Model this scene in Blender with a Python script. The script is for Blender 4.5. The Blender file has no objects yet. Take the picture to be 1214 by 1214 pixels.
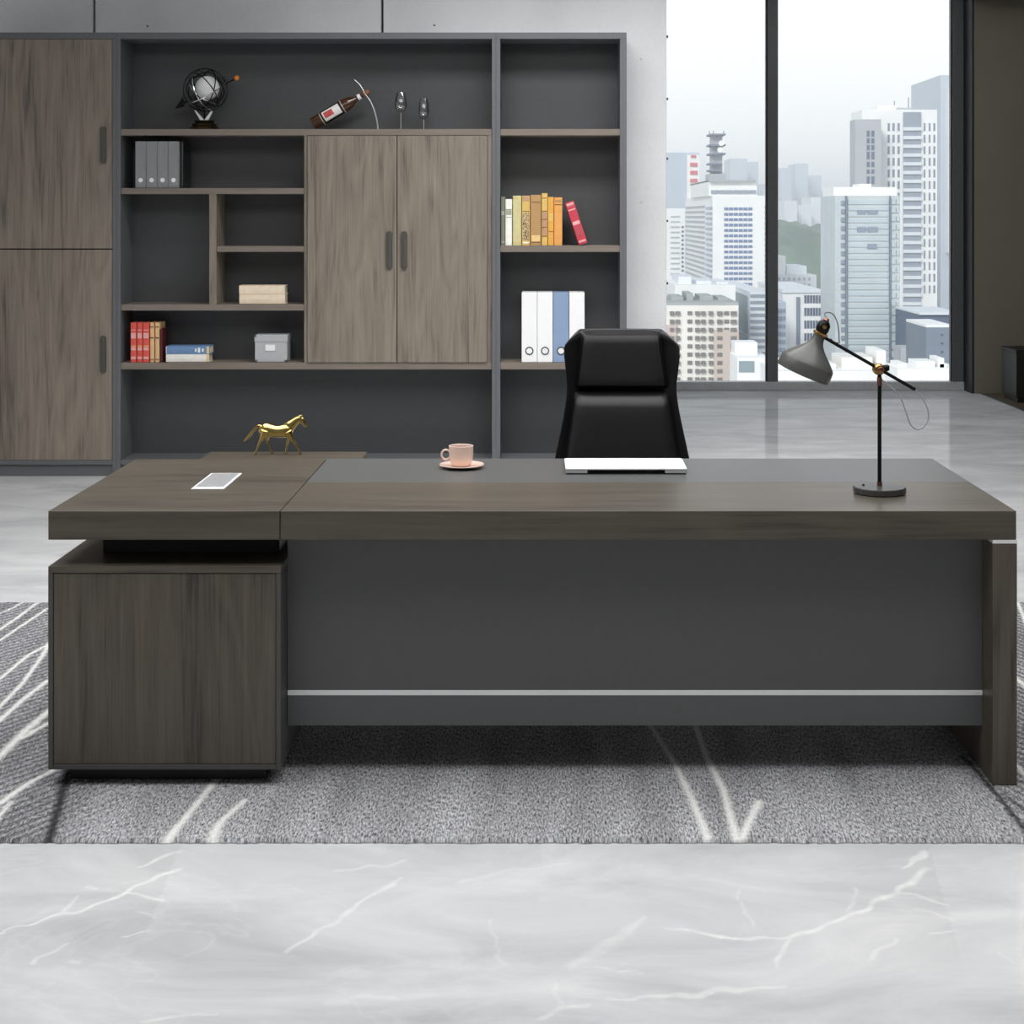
import bpy, bmesh, math, random
import numpy as np
from mathutils import Vector, Matrix, noise as mnoise

random.seed(7)
sc = bpy.context.scene
COL = sc.collection
F = 1875.0            # focal length in pixels of the 1214 px frame
VX, VY = 645.0, 256.0 # principal point
CZ = 1.566            # camera height
PI = math.pi

def PX(px, d): return (px - VX) * d / F
def PZ(py, d): return CZ - (py - VY) * d / F
def FD(py, z=0.0): return (CZ - z) * F / (py - VY)      # depth of a pixel row on a level surface
def s2l(c):
    c = c / 255.0
    return c / 12.92 if c <= 0.04045 else ((c + 0.055) / 1.055) ** 2.4
def lin(rgb): return tuple(s2l(c) for c in rgb) + (1.0,)

# ------------------------------------------------------------------ materials
def new_mat(name):
    m = bpy.data.materials.new(name); m.use_nodes = True
    nt = m.node_tree; nt.nodes.clear()
    out = nt.nodes.new('ShaderNodeOutputMaterial')
    return m, nt, out
def N(nt, typ, **kw):
    n = nt.nodes.new(typ)
    for k, v in kw.items():
        if k.startswith('_'): setattr(n, k[1:], v)
        else: n.inputs[k.replace('__', ' ')].default_value = v
    return n
def L(nt, a, b): nt.links.new(a, b)

def mk(name, rgb, rough=0.5, metal=0.0, var=0.06, scale=30.0, bump=0.0, coat=0.0, spec=0.5, stretch=(1, 1, 1)):
    m, nt, out = new_mat(name)
    b = N(nt, 'ShaderNodeBsdfPrincipled', Roughness=rough, Metallic=metal)
    b.inputs['Specular IOR Level'].default_value = spec
    if coat:
        b.inputs['Coat Weight'].default_value = coat; b.inputs['Coat Roughness'].default_value = 0.08
    tc = N(nt, 'ShaderNodeTexCoord')
    mp = N(nt, 'ShaderNodeMapping'); mp.inputs['Scale'].default_value = stretch
    nz = N(nt, 'ShaderNodeTexNoise', Scale=scale, Detail=4.0)
    L(nt, tc.outputs['Object'], mp.inputs['Vector']); L(nt, mp.outputs[0], nz.inputs['Vector'])
    c = lin(rgb)
    r = N(nt, 'ShaderNodeValToRGB')
    r.color_ramp.elements[0].position = 0.3; r.color_ramp.elements[1].position = 0.7
    r.color_ramp.elements[0].color = tuple(max(0, x * (1 - var)) for x in c[:3]) + (1,)
    r.color_ramp.elements[1].color = tuple(min(1, x * (1 + var)) for x in c[:3]) + (1,)
    L(nt, nz.outputs['Fac'], r.inputs['Fac']); L(nt, r.outputs['Color'], b.inputs['Base Color'])
    if bump:
        bp = N(nt, 'ShaderNodeBump', Strength=bump, Distance=0.002)
        L(nt, nz.outputs['Fac'], bp.inputs['Height']); L(nt, bp.outputs[0], b.inputs['Normal'])
    L(nt, b.outputs[0], out.inputs[0])
    return m

def wood(name, rgb, axis='z', rough=0.42, contrast=0.16):
    """grey brown oak laminate, the grain runs along the axis"""
    m, nt, out = new_mat(name)
    b = N(nt, 'ShaderNodeBsdfPrincipled', Roughness=rough)
    tc = N(nt, 'ShaderNodeTexCoord')
    ax = 'xyz'.index(axis)
    def layer(across, along, detail, dist=0.0):
        mp = N(nt, 'ShaderNodeMapping')
        s = [across] * 3; s[ax] = along
        mp.inputs['Scale'].default_value = s
        nz = N(nt, 'ShaderNodeTexNoise', Scale=1.0, Detail=detail, Distortion=dist)
        nz.inputs['Roughness'].default_value = 0.6
        L(nt, tc.outputs['Object'], mp.inputs['Vector']); L(nt, mp.outputs[0], nz.inputs['Vector'])
        return nz.outputs['Fac']
    fine = layer(170.0, 3.0, 4.0)
    mid = layer(20.0, 1.3, 6.0, 1.6)
    big = layer(5.0, 0.5, 3.0, 0.4)
    def mix(a, bb, f):
        n = N(nt, 'ShaderNodeMath', _operation='MULTIPLY'); n.inputs[1].default_value = f
        L(nt, a, n.inputs[0])
        n2 = N(nt, 'ShaderNodeMath', _operation='ADD'); L(nt, n.outputs[0], n2.inputs[0])
        if bb is None: n2.inputs[1].default_value = 0
        else: L(nt, bb, n2.inputs[1])
        return n2.outputs[0]
    fg = N(nt, 'ShaderNodeMath', _operation='MULTIPLY'); fg.inputs[1].default_value = 52.0
    L(nt, layer(4.2, 0.55, 2.0, 0.5), fg.inputs[0])
    sn = N(nt, 'ShaderNodeMath', _operation='SINE'); L(nt, fg.outputs[0], sn.inputs[0])
    fig = N(nt, 'ShaderNodeMath', _operation='MULTIPLY_ADD'); fig.inputs[1].default_value = 0.2; fig.inputs[2].default_value = 0.5
    L(nt, sn.outputs[0], fig.inputs[0])
    s = mix(fine, None, 0.27); s = mix(mid, s, 0.36); s = mix(big, s, 0.20); s = mix(fig.outputs[0], s, 0.17)
    r = N(nt, 'ShaderNodeValToRGB')
    c = lin(rgb)[:3]
    e = r.color_ramp.elements
    e[0].position = 0.37; e[0].color = tuple(x * (1 - 2.6 * contrast) for x in c) + (1,)
    e[1].position = 0.63; e[1].color = tuple(x * (1 + 1.5 * contrast) for x in c) + (1,)
    k = r.color_ramp.elements.new(0.46); k.color = tuple(x * (1 - 0.35 * contrast) for x in c) + (1,)
    L(nt, s, r.inputs['Fac']); L(nt, r.outputs['Color'], b.inputs['Base Color'])
    bp = N(nt, 'ShaderNodeBump', Strength=0.12, Distance=0.001)
    L(nt, fine, bp.inputs['Height']); L(nt, bp.outputs[0], b.inputs['Normal'])
    L(nt, b.outputs[0], out.inputs[0])
    return m

M = {}
M['desk_x'] = wood('desk_oak_horizontal', (86, 79, 69), 'x', 0.36, 0.19)
M['desk_z'] = wood('desk_oak_vertical', (88, 80, 70), 'z', 0.42, 0.26)
M['case_z'] = wood('bookcase_oak_vertical', (132, 122, 110), 'z', 0.5, 0.22)
M['case_x'] = wood('bookcase_oak_horizontal', (128, 118, 108), 'x', 0.5, 0.08)
M['frame_grey'] = mk('slate_grey_laminate', (103, 105, 108), 0.5, var=0.03, scale=60)
M['back_grey'] = mk('dark_grey_back_panel', (75, 76, 78), 0.55, var=0.03, scale=20)
M['panel_grey'] = mk('modesty_panel_grey', (91, 91, 91), 0.5, var=0.02, scale=40)
M['panel_low'] = mk('lower_panel_grey', (96, 98, 98), 0.5, var=0.02, scale=40)
M['cab_grey'] = mk('side_cabinet_edge_grey', (79, 79, 77), 0.5, var=0.03)
M['inlay'] = mk('grey_leather_inlay', (92, 93, 93), 0.38, var=0.03, scale=260, bump=0.1)
M['white_strip'] = mk('white_aluminium_strip', (250, 250, 250), 0.35, var=0.01)
M['black_block'] = mk('black_support_lacquer', (26, 26, 26), 0.5)
M['handle'] = mk('dark_bronze_handle', (86, 82, 75), 0.4, 0.3)
M['white_pl'] = mk('white_plastic', (250, 250, 250), 0.4, var=0.01)
M['silver'] = mk('brushed_silver', (215, 216, 218), 0.35, 0.6, stretch=(2, 60, 60))
M['leather'] = mk('black_leather', (24, 24, 25), 0.36, var=0.15, scale=220, bump=0.18)
M['leather_dk'] = mk('black_leather_shell', (24, 24, 25), 0.36, var=0.1, scale=220, bump=0.12)
M['black_metal'] = mk('black_metal', (22, 22, 23), 0.35, 0.6)
M['black_rub'] = mk('black_rubber', (18, 18, 18), 0.7)
M['chrome'] = mk('chrome', (225, 226, 228), 0.08, 1.0, var=0.02)
M['lamp_grey'] = mk('lamp_grey_enamel', (92, 92, 90), 0.3, var=0.02)
M['lamp_base'] = mk('lamp_base_grey', (72, 72, 71), 0.35, var=0.02)
M['brass'] = mk('aged_brass', (196, 158, 96), 0.25, 1.0, var=0.15)
M['copper'] = mk('copper', (150, 105, 90), 0.3, 1.0)
M['cable'] = mk('pale_grey_cable', (175, 178, 180), 0.45)
M['dark_cable'] = mk('dark_cable', (110, 112, 114), 0.5)
M['bulb'] = mk('frosted_bulb', (240, 236, 225), 0.4)
M['pink'] = mk('pale_peach_porcelain', (246, 216, 200), 0.25, var=0.03, coat=0.3)
M['gold'] = mk('polished_gold', (215, 190, 120), 0.12, 1.0, var=0.05)
M['bottle'] = mk('brown_bottle_glass', (72, 44, 24), 0.12, var=0.2, coat=0.6)
M['label_black'] = mk('black_label_paper', (14, 14, 14), 0.6)
M['label_white'] = mk('white_label_paper', (245, 242, 240), 0.6, var=0.02)
M['label_red'] = mk('red_label_print', (196, 78, 76), 0.6, var=0.35, scale=80)
M['cream_ring'] = mk('cream_ring', (190, 178, 160), 0.5)
M['cork'] = mk('brown_cork', (142, 96, 66), 0.7, var=0.2)
M['black_wire'] = mk('black_gloss_wire', (16, 16, 16), 0.2, 0.5)
M['orange'] = mk('orange_ball', (225, 140, 50), 0.35)
M['bronze'] = mk('dark_bronze', (62, 50, 30), 0.3, 0.8, var=0.4, scale=90)
M['white_ball'] = mk('white_enamel', (252, 252, 252), 0.2, var=0.02)
M['b_grey'] = mk('grey_binder', (140, 141, 143), 0.55)
M['b_white'] = mk('white_binder', (252, 252, 252), 0.5, var=0.01)
M['b_blue'] = mk('dusty_blue_binder', (142, 164, 196), 0.5, var=0.04, scale=15)
M['page'] = mk('paper_pages', (232, 222, 200), 0.8, stretch=(200, 1, 1))
M['black_fold'] = mk('black_folder', (30, 30, 31), 0.3)
M['box_grey'] = mk('grey_card_box', (184, 186, 188), 0.6, var=0.03)
M['steel'] = mk('steel_corner', (110, 112, 114), 0.35, 0.8)
M['dark_hole'] = mk('dark_void', (20, 20, 20), 0.9)
M['low_black'] = mk('black_low_cabinet', (22, 20, 18), 0.5)
M['olive'] = mk('olive_grey_wall_paint', (130, 126, 111), 0.75, var=0.03, scale=3)
M['paint'] = mk('pale_wall_paint', (200, 200, 200), 0.8, var=0.02, scale=3)
M['ceil'] = mk('white_ceiling_paint', (225, 225, 225), 0.85, var=0.01, scale=3)
M['win_frame'] = mk('grey_window_aluminium', (106, 107, 108), 0.42, 0.2)
M['sill_grey'] = mk('sill_aluminium_lit_tone', (196, 197, 198), 0.4, 0.1)  # sill colour raised above the frame's to imitate light bounced off the floor
M['win_black'] = mk('black_window_jamb', (42, 42, 42), 0.5)
M['wood_floor'] = wood('brown_wood_floor', (98, 84, 72), 'y', 0.4, 0.2)

def glass_mat(name, tint, ior=1.45, amount=1.0, floor_=0.0):
    m, nt, out = new_mat(name)
    t = N(nt, 'ShaderNodeBsdfTransparent', Color=tint)
    g = N(nt, 'ShaderNodeBsdfGlossy', Roughness=0.03)
    f = N(nt, 'ShaderNodeFresnel', IOR=ior)
    nz = N(nt, 'ShaderNodeTexNoise', Scale=2.0)
    bp = N(nt, 'ShaderNodeBump', Strength=0.01, Distance=0.001)
    L(nt, nz.outputs['Fac'], bp.inputs['Height']); L(nt, bp.outputs[0], g.inputs['Normal'])
    mx = N(nt, 'ShaderNodeMixShader')
    fs = N(nt, 'ShaderNodeMath', _operation='MULTIPLY_ADD'); fs.inputs[1].default_value = amount; fs.inputs[2].default_value = floor_
    L(nt, f.outputs[0], fs.inputs[0]); L(nt, fs.outputs[0], mx.inputs[0]); L(nt, t.outputs[0], mx.inputs[1]); L(nt, g.outputs[0], mx.inputs[2])
    L(nt, mx.outputs[0], out.inputs[0])
    return m
M['glass'] = glass_mat('window_glass', (0.97, 0.98, 0.98, 1), 1.12)
M['crystal'] = glass_mat('crystal_glass', (0.95, 0.955, 0.96, 1), 1.5, 0.45, 0.10)

def concrete():
    m, nt, out = new_mat('pale_concrete')
    b = N(nt, 'ShaderNodeBsdfPrincipled', Roughness=0.7)
    tc = N(nt, 'ShaderNodeTexCoord')
    n1 = N(nt, 'ShaderNodeTexNoise', Scale=1.6, Detail=6.0)
    n2 = N(nt, 'ShaderNodeTexNoise', Scale=40.0, Detail=3.0)
    L(nt, tc.outputs['Object'], n1.inputs['Vector']); L(nt, tc.outputs['Object'], n2.inputs['Vector'])
    a = N(nt, 'ShaderNodeMath', _operation='MULTIPLY_ADD'); a.inputs[1].default_value = 0.25
    L(nt, n2.outputs['Fac'], a.inputs[0]); L(nt, n1.outputs['Fac'], a.inputs[2])
    r = N(nt, 'ShaderNodeValToRGB')
    r.color_ramp.elements[0].position = 0.4; r.color_ramp.elements[0].color = lin((214, 215, 217))
    r.color_ramp.elements[1].position = 0.8; r.color_ramp.elements[1].color = lin((232, 233, 235))
    L(nt, a.outputs[0], r.inputs[0]); L(nt, r.outputs[0], b.inputs['Base Color'])
    L(nt, b.outputs[0], out.inputs[0])
    return m
M['concrete'] = concrete()

def marble():
    m, nt, out = new_mat('polished_grey_marble')
    b = N(nt, 'ShaderNodeBsdfDiffuse')
    gl = N(nt, 'ShaderNodeBsdfGlossy', Roughness=0.08)
    fr = N(nt, 'ShaderNodeFresnel', IOR=1.45)
    fm = N(nt, 'ShaderNodeMapRange'); fm.inputs[1].default_value = 0.03; fm.inputs[2].default_value = 0.6; fm.inputs[3].default_value = 0.02; fm.inputs[4].default_value = 0.19
    L(nt, fr.outputs[0], fm.inputs[0])
    sh = N(nt, 'ShaderNodeMixShader'); L(nt, fm.outputs[0], sh.inputs[0]); L(nt, b.outputs[0], sh.inputs[1]); L(nt, gl.outputs[0], sh.inputs[2])
    tc = N(nt, 'ShaderNodeTexCoord')
    mp = N(nt, 'ShaderNodeMapping'); mp.inputs['Scale'].default_value = (1.0, 1.9, 1); mp.inputs['Rotation'].default_value = (0, 0, 0.25)
    L(nt, tc.outputs['Object'], mp.inputs['Vector'])
    n1 = N(nt, 'ShaderNodeTexNoise', Scale=1.5, Detail=7.0, Distortion=0.8)
    n1.inputs['Roughness'].default_value = 0.62
    L(nt, mp.outputs[0], n1.inputs['Vector'])
    r = N(nt, 'ShaderNodeValToRGB')
    e = r.color_ramp.elements
    e[0].position = 0.28; e[0].color = lin((186, 188, 190))
    e[1].position = 0.72; e[1].color = lin((229, 229, 230))
    L(nt, n1.outputs['Fac'], r.inputs[0])
    # thin natural veins everywhere
    n2 = N(nt, 'ShaderNodeTexNoise', Scale=0.9, Detail=5.0, Distortion=1.6)
    L(nt, mp.outputs[0], n2.inputs['Vector'])
    r2 = N(nt, 'ShaderNodeValToRGB')
    e2 = r2.color_ramp.elements
    e2[0].position = 0.49; e2[0].color = (0, 0, 0, 1)
    e2[1].position = 0.51; e2[1].color = (0, 0, 0, 1)
    k = e2.new(0.5); k.color = (0.10, 0.10, 0.10, 1)
    L(nt, n2.outputs['Fac'], r2.inputs[0])
    at = N(nt, 'ShaderNodeAttribute', _attribute_name='vein')
    sep = N(nt, 'ShaderNodeSeparateColor'); L(nt, at.outputs['Color'], sep.inputs[0])
    n3 = N(nt, 'ShaderNodeTexNoise', Scale=22.0, Detail=4.0)
    L(nt, tc.outputs['Object'], n3.inputs['Vector'])
    mm = N(nt, 'ShaderNodeMath', _operation='MULTIPLY_ADD', _use_clamp=True); mm.inputs[2].default_value = 0.0
    mr = N(nt, 'ShaderNodeMapRange'); mr.inputs[1].default_value = 0.3; mr.inputs[2].default_value = 0.62; mr.inputs[3].default_value = 0.35; mr.inputs[4].default_value = 1.0
    L(nt, n3.outputs['Fac'], mr.inputs[0])
    L(nt, sep.outputs[0], mm.inputs[0]); L(nt, mr.outputs[0], mm.inputs[1])
    ad = N(nt, 'ShaderNodeMath', _operation='MAXIMUM'); L(nt, mm.outputs[0], ad.inputs[0]); L(nt, r2.outputs[0], ad.inputs[1])
    tint = N(nt, 'ShaderNodeMixRGB'); tint.blend_type = 'MULTIPLY'
    L(nt, sep.outputs[1], tint.inputs[0]); L(nt, r.outputs[0], tint.inputs[1]); tint.inputs[2].default_value = (0.86, 0.855, 0.85, 1)
    mx = N(nt, 'ShaderNodeMixRGB'); L(nt, ad.outputs[0], mx.inputs[0]); L(nt, tint.outputs[0], mx.inputs[1])
    mx.inputs[2].default_value = lin((247, 246, 244))
    L(nt, mx.outputs[0], b.inputs['Color'])
    L(nt, sh.outputs[0], out.inputs[0])
    return m
M['marble'] = marble()

def rug_mat():
    m, nt, out = new_mat('woven_grey_wool')
    b = N(nt, 'ShaderNodeBsdfPrincipled', Roughness=0.95)
    b.inputs['Specular IOR Level'].default_value = 0.1
    tc = N(nt, 'ShaderNodeTexCoord')
    at = N(nt, 'ShaderNodeAttribute', _attribute_name='pattern')
    sep = N(nt, 'ShaderNodeSeparateColor'); L(nt, at.outputs['Color'], sep.inputs[0])
    mp = N(nt, 'ShaderNodeMapping'); mp.inputs['Rotation'].default_value = (0, 0, 0.12); mp.inputs['Scale'].default_value = (215, 52, 1)
    L(nt, tc.outputs['Object'], mp.inputs['Vector'])
    n1 = N(nt, 'ShaderNodeTexNoise', Scale=1.0, Detail=3.0); n1.inputs['Roughness'].default_value = 0.65
    L(nt, mp.outputs[0], n1.inputs['Vector'])
    mp2 = N(nt, 'ShaderNodeMapping'); mp2.inputs['Rotation'].default_value = (0, 0, 0.5); mp2.inputs['Scale'].default_value = (9, 1.2, 1)
    L(nt, tc.outputs['Object'], mp2.inputs['Vector'])
    n2 = N(nt, 'ShaderNodeTexNoise', Scale=1.0, Detail=4.0)
    L(nt, mp2.outputs[0], n2.inputs['Vector'])
    r = N(nt, 'ShaderNodeValToRGB'); e = r.color_ramp.elements
    e[0].position = 0.34; e[0].color = lin((80, 80, 83)); e[1].position = 0.64; e[1].color = lin((222, 222, 224))
    k = e.new(0.5); k.color = lin((174, 174, 177))
    L(nt, n1.outputs['Fac'], r.inputs[0])
    mr = N(nt, 'ShaderNodeMapRange'); mr.inputs[1].default_value = 0.3; mr.inputs[2].default_value = 0.7; mr.inputs[3].default_value = 0.72; mr.inputs[4].default_value = 1.15
    L(nt, n2.outputs['Fac'], mr.inputs[0])
    ml = N(nt, 'ShaderNodeMixRGB'); ml.blend_type = 'MULTIPLY'; ml.inputs[0].default_value = 1
    L(nt, r.outputs[0], ml.inputs[1]); L(nt, mr.outputs[0], ml.inputs[2])
    # dark weave hatching (blue), pale lines (red), black lines (green)
    h = N(nt, 'ShaderNodeMixRGB'); h.blend_type = 'MIX'; L(nt, sep.outputs[2], h.inputs[0]); L(nt, ml.outputs[0], h.inputs[1]); h.inputs[2].default_value = lin((58, 58, 61))
    n4 = N(nt, 'ShaderNodeMapRange'); n4.inputs[1].default_value = 0.3; n4.inputs[2].default_value = 0.7; n4.inputs[3].default_value = 0.55; n4.inputs[4].default_value = 1.1
    L(nt, n1.outputs['Fac'], n4.inputs[0])
    wcol = N(nt, 'ShaderNodeMixRGB'); wcol.blend_type = 'MULTIPLY'; wcol.inputs[0].default_value = 0.3; wcol.inputs[1].default_value = lin((250, 250, 247)); L(nt, n4.outputs[0], wcol.inputs[2])
    w = N(nt, 'ShaderNodeMixRGB'); L(nt, sep.outputs[0], w.inputs[0]); L(nt, h.outputs[0], w.inputs[1]); L(nt, wcol.outputs[0], w.inputs[2])
    d = N(nt, 'ShaderNodeMixRGB'); L(nt, sep.outputs[1], d.inputs[0]); L(nt, w.outputs[0], d.inputs[1]); d.inputs[2].default_value = lin((40, 40, 42))
    L(nt, d.outputs[0], b.inputs['Base Color'])
    bp = N(nt, 'ShaderNodeBump', Strength=0.7, Distance=0.006)
    L(nt, n1.outputs['Fac'], bp.inputs['Height']); L(nt, bp.outputs[0], b.inputs['Normal'])
    L(nt, b.outputs[0], out.inputs[0])
    return m
M['rug'] = rug_mat()

# ------------------------------------------------------------------ mesh helpers
def BM(): return bmesh.new()
def box(bm, x0, x1, y0, y1, z0, z1, bev=0.0, seg=2, mat=None):
    x0, x1 = min(x0, x1), max(x0, x1); y0, y1 = min(y0, y1), max(y0, y1); z0, z1 = min(z0, z1), max(z0, z1)
    mt = Matrix.Translation(((x0 + x1) / 2, (y0 + y1) / 2, (z0 + z1) / 2)) @ Matrix.Diagonal((x1 - x0, y1 - y0, z1 - z0, 1))
    if mat: mt = mat @ mt
    r = bmesh.ops.create_cube(bm, size=1.0, matrix=mt)
    if bev > 0:
        es = list({e for v in r['verts'] for e in v.link_edges})
        bmesh.ops.bevel(bm, geom=es, offset=bev, segments=seg, affect='EDGES', profile=0.5)
    return bm
def lathe(bm, prof, segs=32, mat=Matrix.Identity(4), close=False):
    rings = []
    for r, z in prof:
        if r < 1e-6: rings.append([bm.verts.new(mat @ Vector((0, 0, z)))])
        else: rings.append([bm.verts.new(mat @ Vector((r * math.cos(2 * PI * i / segs), r * math.sin(2 * PI * i / segs), z))) for i in range(segs)])
    pairs = list(zip(rings, rings[1:]))
    if close: pairs.append((rings[-1], rings[0]))
    for a, b in pairs:
        if len(a) == 1 and len(b) == 1: continue
        for i in range(segs):
            j = (i + 1) % segs
            if len(a) == 1: bm.faces.new((a[0], b[j], b[i]))
            elif len(b) == 1: bm.faces.new((a[i], a[j], b[0]))
            else: bm.faces.new((a[i], a[j], b[j], b[i]))
    return bm
def tube(bm, pts, r, segs=10, closed=False, flat=1.0):
    pts = [Vector(p) for p in pts]; n = len(pts)
    rs = r if isinstance(r, (list, tuple)) else [r] * n
    t0 = ((pts[1] - pts[0])).normalized()
    up = Vector((0, 0, 1)) if abs(t0.z) < 0.9 else Vector((1, 0, 0))
    nrm = (up - t0 * up.dot(t0)).normalized()
    rings = []
    for i, p in enumerate(pts):
        if closed: t = (pts[(i + 1) % n] - pts[i - 1]).normalized()
        elif i == 0: t = t0
        elif i == n - 1: t = (pts[-1] - pts[-2]).normalized()
        else: t = (pts[i + 1] - pts[i - 1]).normalized()
        nrm = (nrm - t * nrm.dot(t)).normalized(); bn = t.cross(nrm)
        rings.append([bm.verts.new(p + (nrm * math.cos(2 * PI * k / segs) + bn * flat * math.sin(2 * PI * k / segs)) * rs[i]) for k in range(segs)])
    rng = range(n) if closed else range(n - 1)
    for i in rng:
        a, b = rings[i], rings[(i + 1) % n]
        for k in range(segs):
            bm.faces.new((a[k], a[(k + 1) % segs], b[(k + 1) % segs], b[k]))
    if not closed:
        bm.faces.new(rings[0][::-1]); bm.faces.new(rings[-1])
    return bm
def smooth_pts(pts, n=8):
    pts = [Vector(p) for p in pts]; out = []
    P = [pts[0] * 2 - pts[1]] + pts + [pts[-1] * 2 - pts[-2]]
    for i in range(1, len(P) - 2):
        for k in range(n):
            t = k / n; a, b, c, d = P[i - 1], P[i], P[i + 1], P[i + 2]
            out.append(0.5 * ((2 * b) + (c - a) * t + (2 * a - 5 * b + 4 * c - d) * t * t + (3 * b - a - 3 * c + d) * t ** 3))
    out.append(pts[-1]); return out
def prism(bm, poly, y0, y1):
    """poly in (x, z), extruded along y"""
    a = [bm.verts.new((x, y0, z)) for x, z in poly]; b = [bm.verts.new((x, y1, z)) for x, z in poly]
    bm.faces.new(a); bm.faces.new(b[::-1]); n = len(poly)
    for i in range(n): bm.faces.new((a[i], b[i], b[(i + 1) % n], a[(i + 1) % n]))
    return bm
def stadium(cx, cz, w, h, n=8):
    r = w / 2; out = []
    for k in range(n + 1): a = PI * k / n; out.append((cx + r * math.cos(a), cz + h / 2 - r + r * math.sin(a)))
    for k in range(n + 1): a = PI + PI * k / n; out.append((cx + r * math.cos(a), cz - h / 2 + r + r * math.sin(a)))
    return out

ORG = {}   # world location of each thing's empty
def thing(name, label, cat, loc=(0, 0, 0), group=None, rz=0.0):
    o = bpy.data.objects.new(name, None); o.empty_display_size = 0.1; COL.objects.link(o)
    o.location = loc; o.rotation_euler = (0, 0, rz)
    o['label'] = label; o['category'] = cat
    if group: o['group'] = group
    ORG[o.name] = Vector(loc); return o
def obj(name, bm, mat, parent=None, smooth=False, world=True, label=None):
    """one mesh object; with world=True the coordinates are world ones and are moved into the thing's space"""
    bmesh.ops.recalc_face_normals(bm, faces=bm.faces[:])
    root = parent
    while root is not None and root.parent is not None: root = root.parent
    if root is not None and world:
        bmesh.ops.translate(bm, verts=bm.verts[:], vec=-ORG[root.name])
    me = bpy.data.meshes.new(name); bm.to_mesh(me); bm.free()
    if smooth:
        for p in me.polygons: p.use_smooth = True
        me.set_sharp_from_angle(angle=math.radians(40))
    me.materials.append(mat if not isinstance(mat, str) else M[mat])
    o = bpy.data.objects.new(name, me); COL.objects.link(o)
    if parent is not None: o.parent = parent
    if label: o['label'] = label
    return o
def pbox(name, parent, mat, x0, x1, y0, y1, z0, z1, bev=0.0012, label=None):
    return obj(name, box(BM(), x0, x1, y0, y1, z0, z1, bev), mat, parent, label=label)
def tag(o, label, cat, group=None):
    o['label'] = label; o['category'] = cat
    if group: o['group'] = group
    return o
def struct(name, bm, mat, parent=None):
    o = obj(name, bm, mat, parent); o['kind'] = 'structure'; return o
def dup(root, loc, label, group=None, rz=None):
    r = root.copy(); COL.objects.link(r); r.location = loc; r['label'] = label
    if rz is not None: r.rotation_euler.z = rz
    if group: r['group'] = group
    ORG[r.name] = Vector(loc)
    for ch in list(root.children):
        c = ch.copy(); COL.objects.link(c); c.parent = r
        for g in ch.children:
            e = g.copy(); COL.objects.link(e); e.parent = c
    return r

# ------------------------------------------------------------------ layout constants
D0 = 4.32                 # front of the desk
DB = FD(543.5, 0.76)      # back edge of the desk
YB = 9.50                 # front of the bookcase
YW = 9.80                 # wall behind the bookcase
YG = 14.20                # window wall
XR = 3.84                 # edge of the marble
CEIL = 3.80
SOFF = 3.462              # soffit height beside the window
RUGZ = 0.010

def seg_dist(px, py, ax, ay, bx, by):
    dx, dy = bx - ax, by - ay
    t = np.clip(((px - ax) * dx + (py - ay) * dy) / (dx * dx + dy * dy + 1e-12), 0, 1)
    return np.hypot(px - (ax + t * dx), py - (ay + t * dy)), t
def grid_mesh(name, xs, ys, z, mat):
    nx, ny = len(xs), len(ys)
    X, Y = np.meshgrid(xs, ys)
    co = np.stack([X.ravel(), Y.ravel(), np.full(nx * ny, z)], 1).astype(np.float32)
    i = np.arange((ny - 1) * nx).reshape(ny - 1, nx)[:, :-1].ravel()
    f = np.stack([i, i + 1, i + nx + 1, i + nx], 1).astype(np.int32)
    me = bpy.data.meshes.new(name)
    me.vertices.add(len(co)); me.vertices.foreach_set('co', co.ravel())
    me.loops.add(f.size); me.loops.foreach_set('vertex_index', f.ravel())
    me.polygons.add(len(f)); me.polygons.foreach_set('loop_start', np.arange(0, f.size, 4, dtype=np.int32))
    me.update(calc_edges=True); me.validate()
    me.materials.append(mat)
    o = bpy.data.objects.new(name, me); COL.objects.link(o)
    return o, me, co

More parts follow.
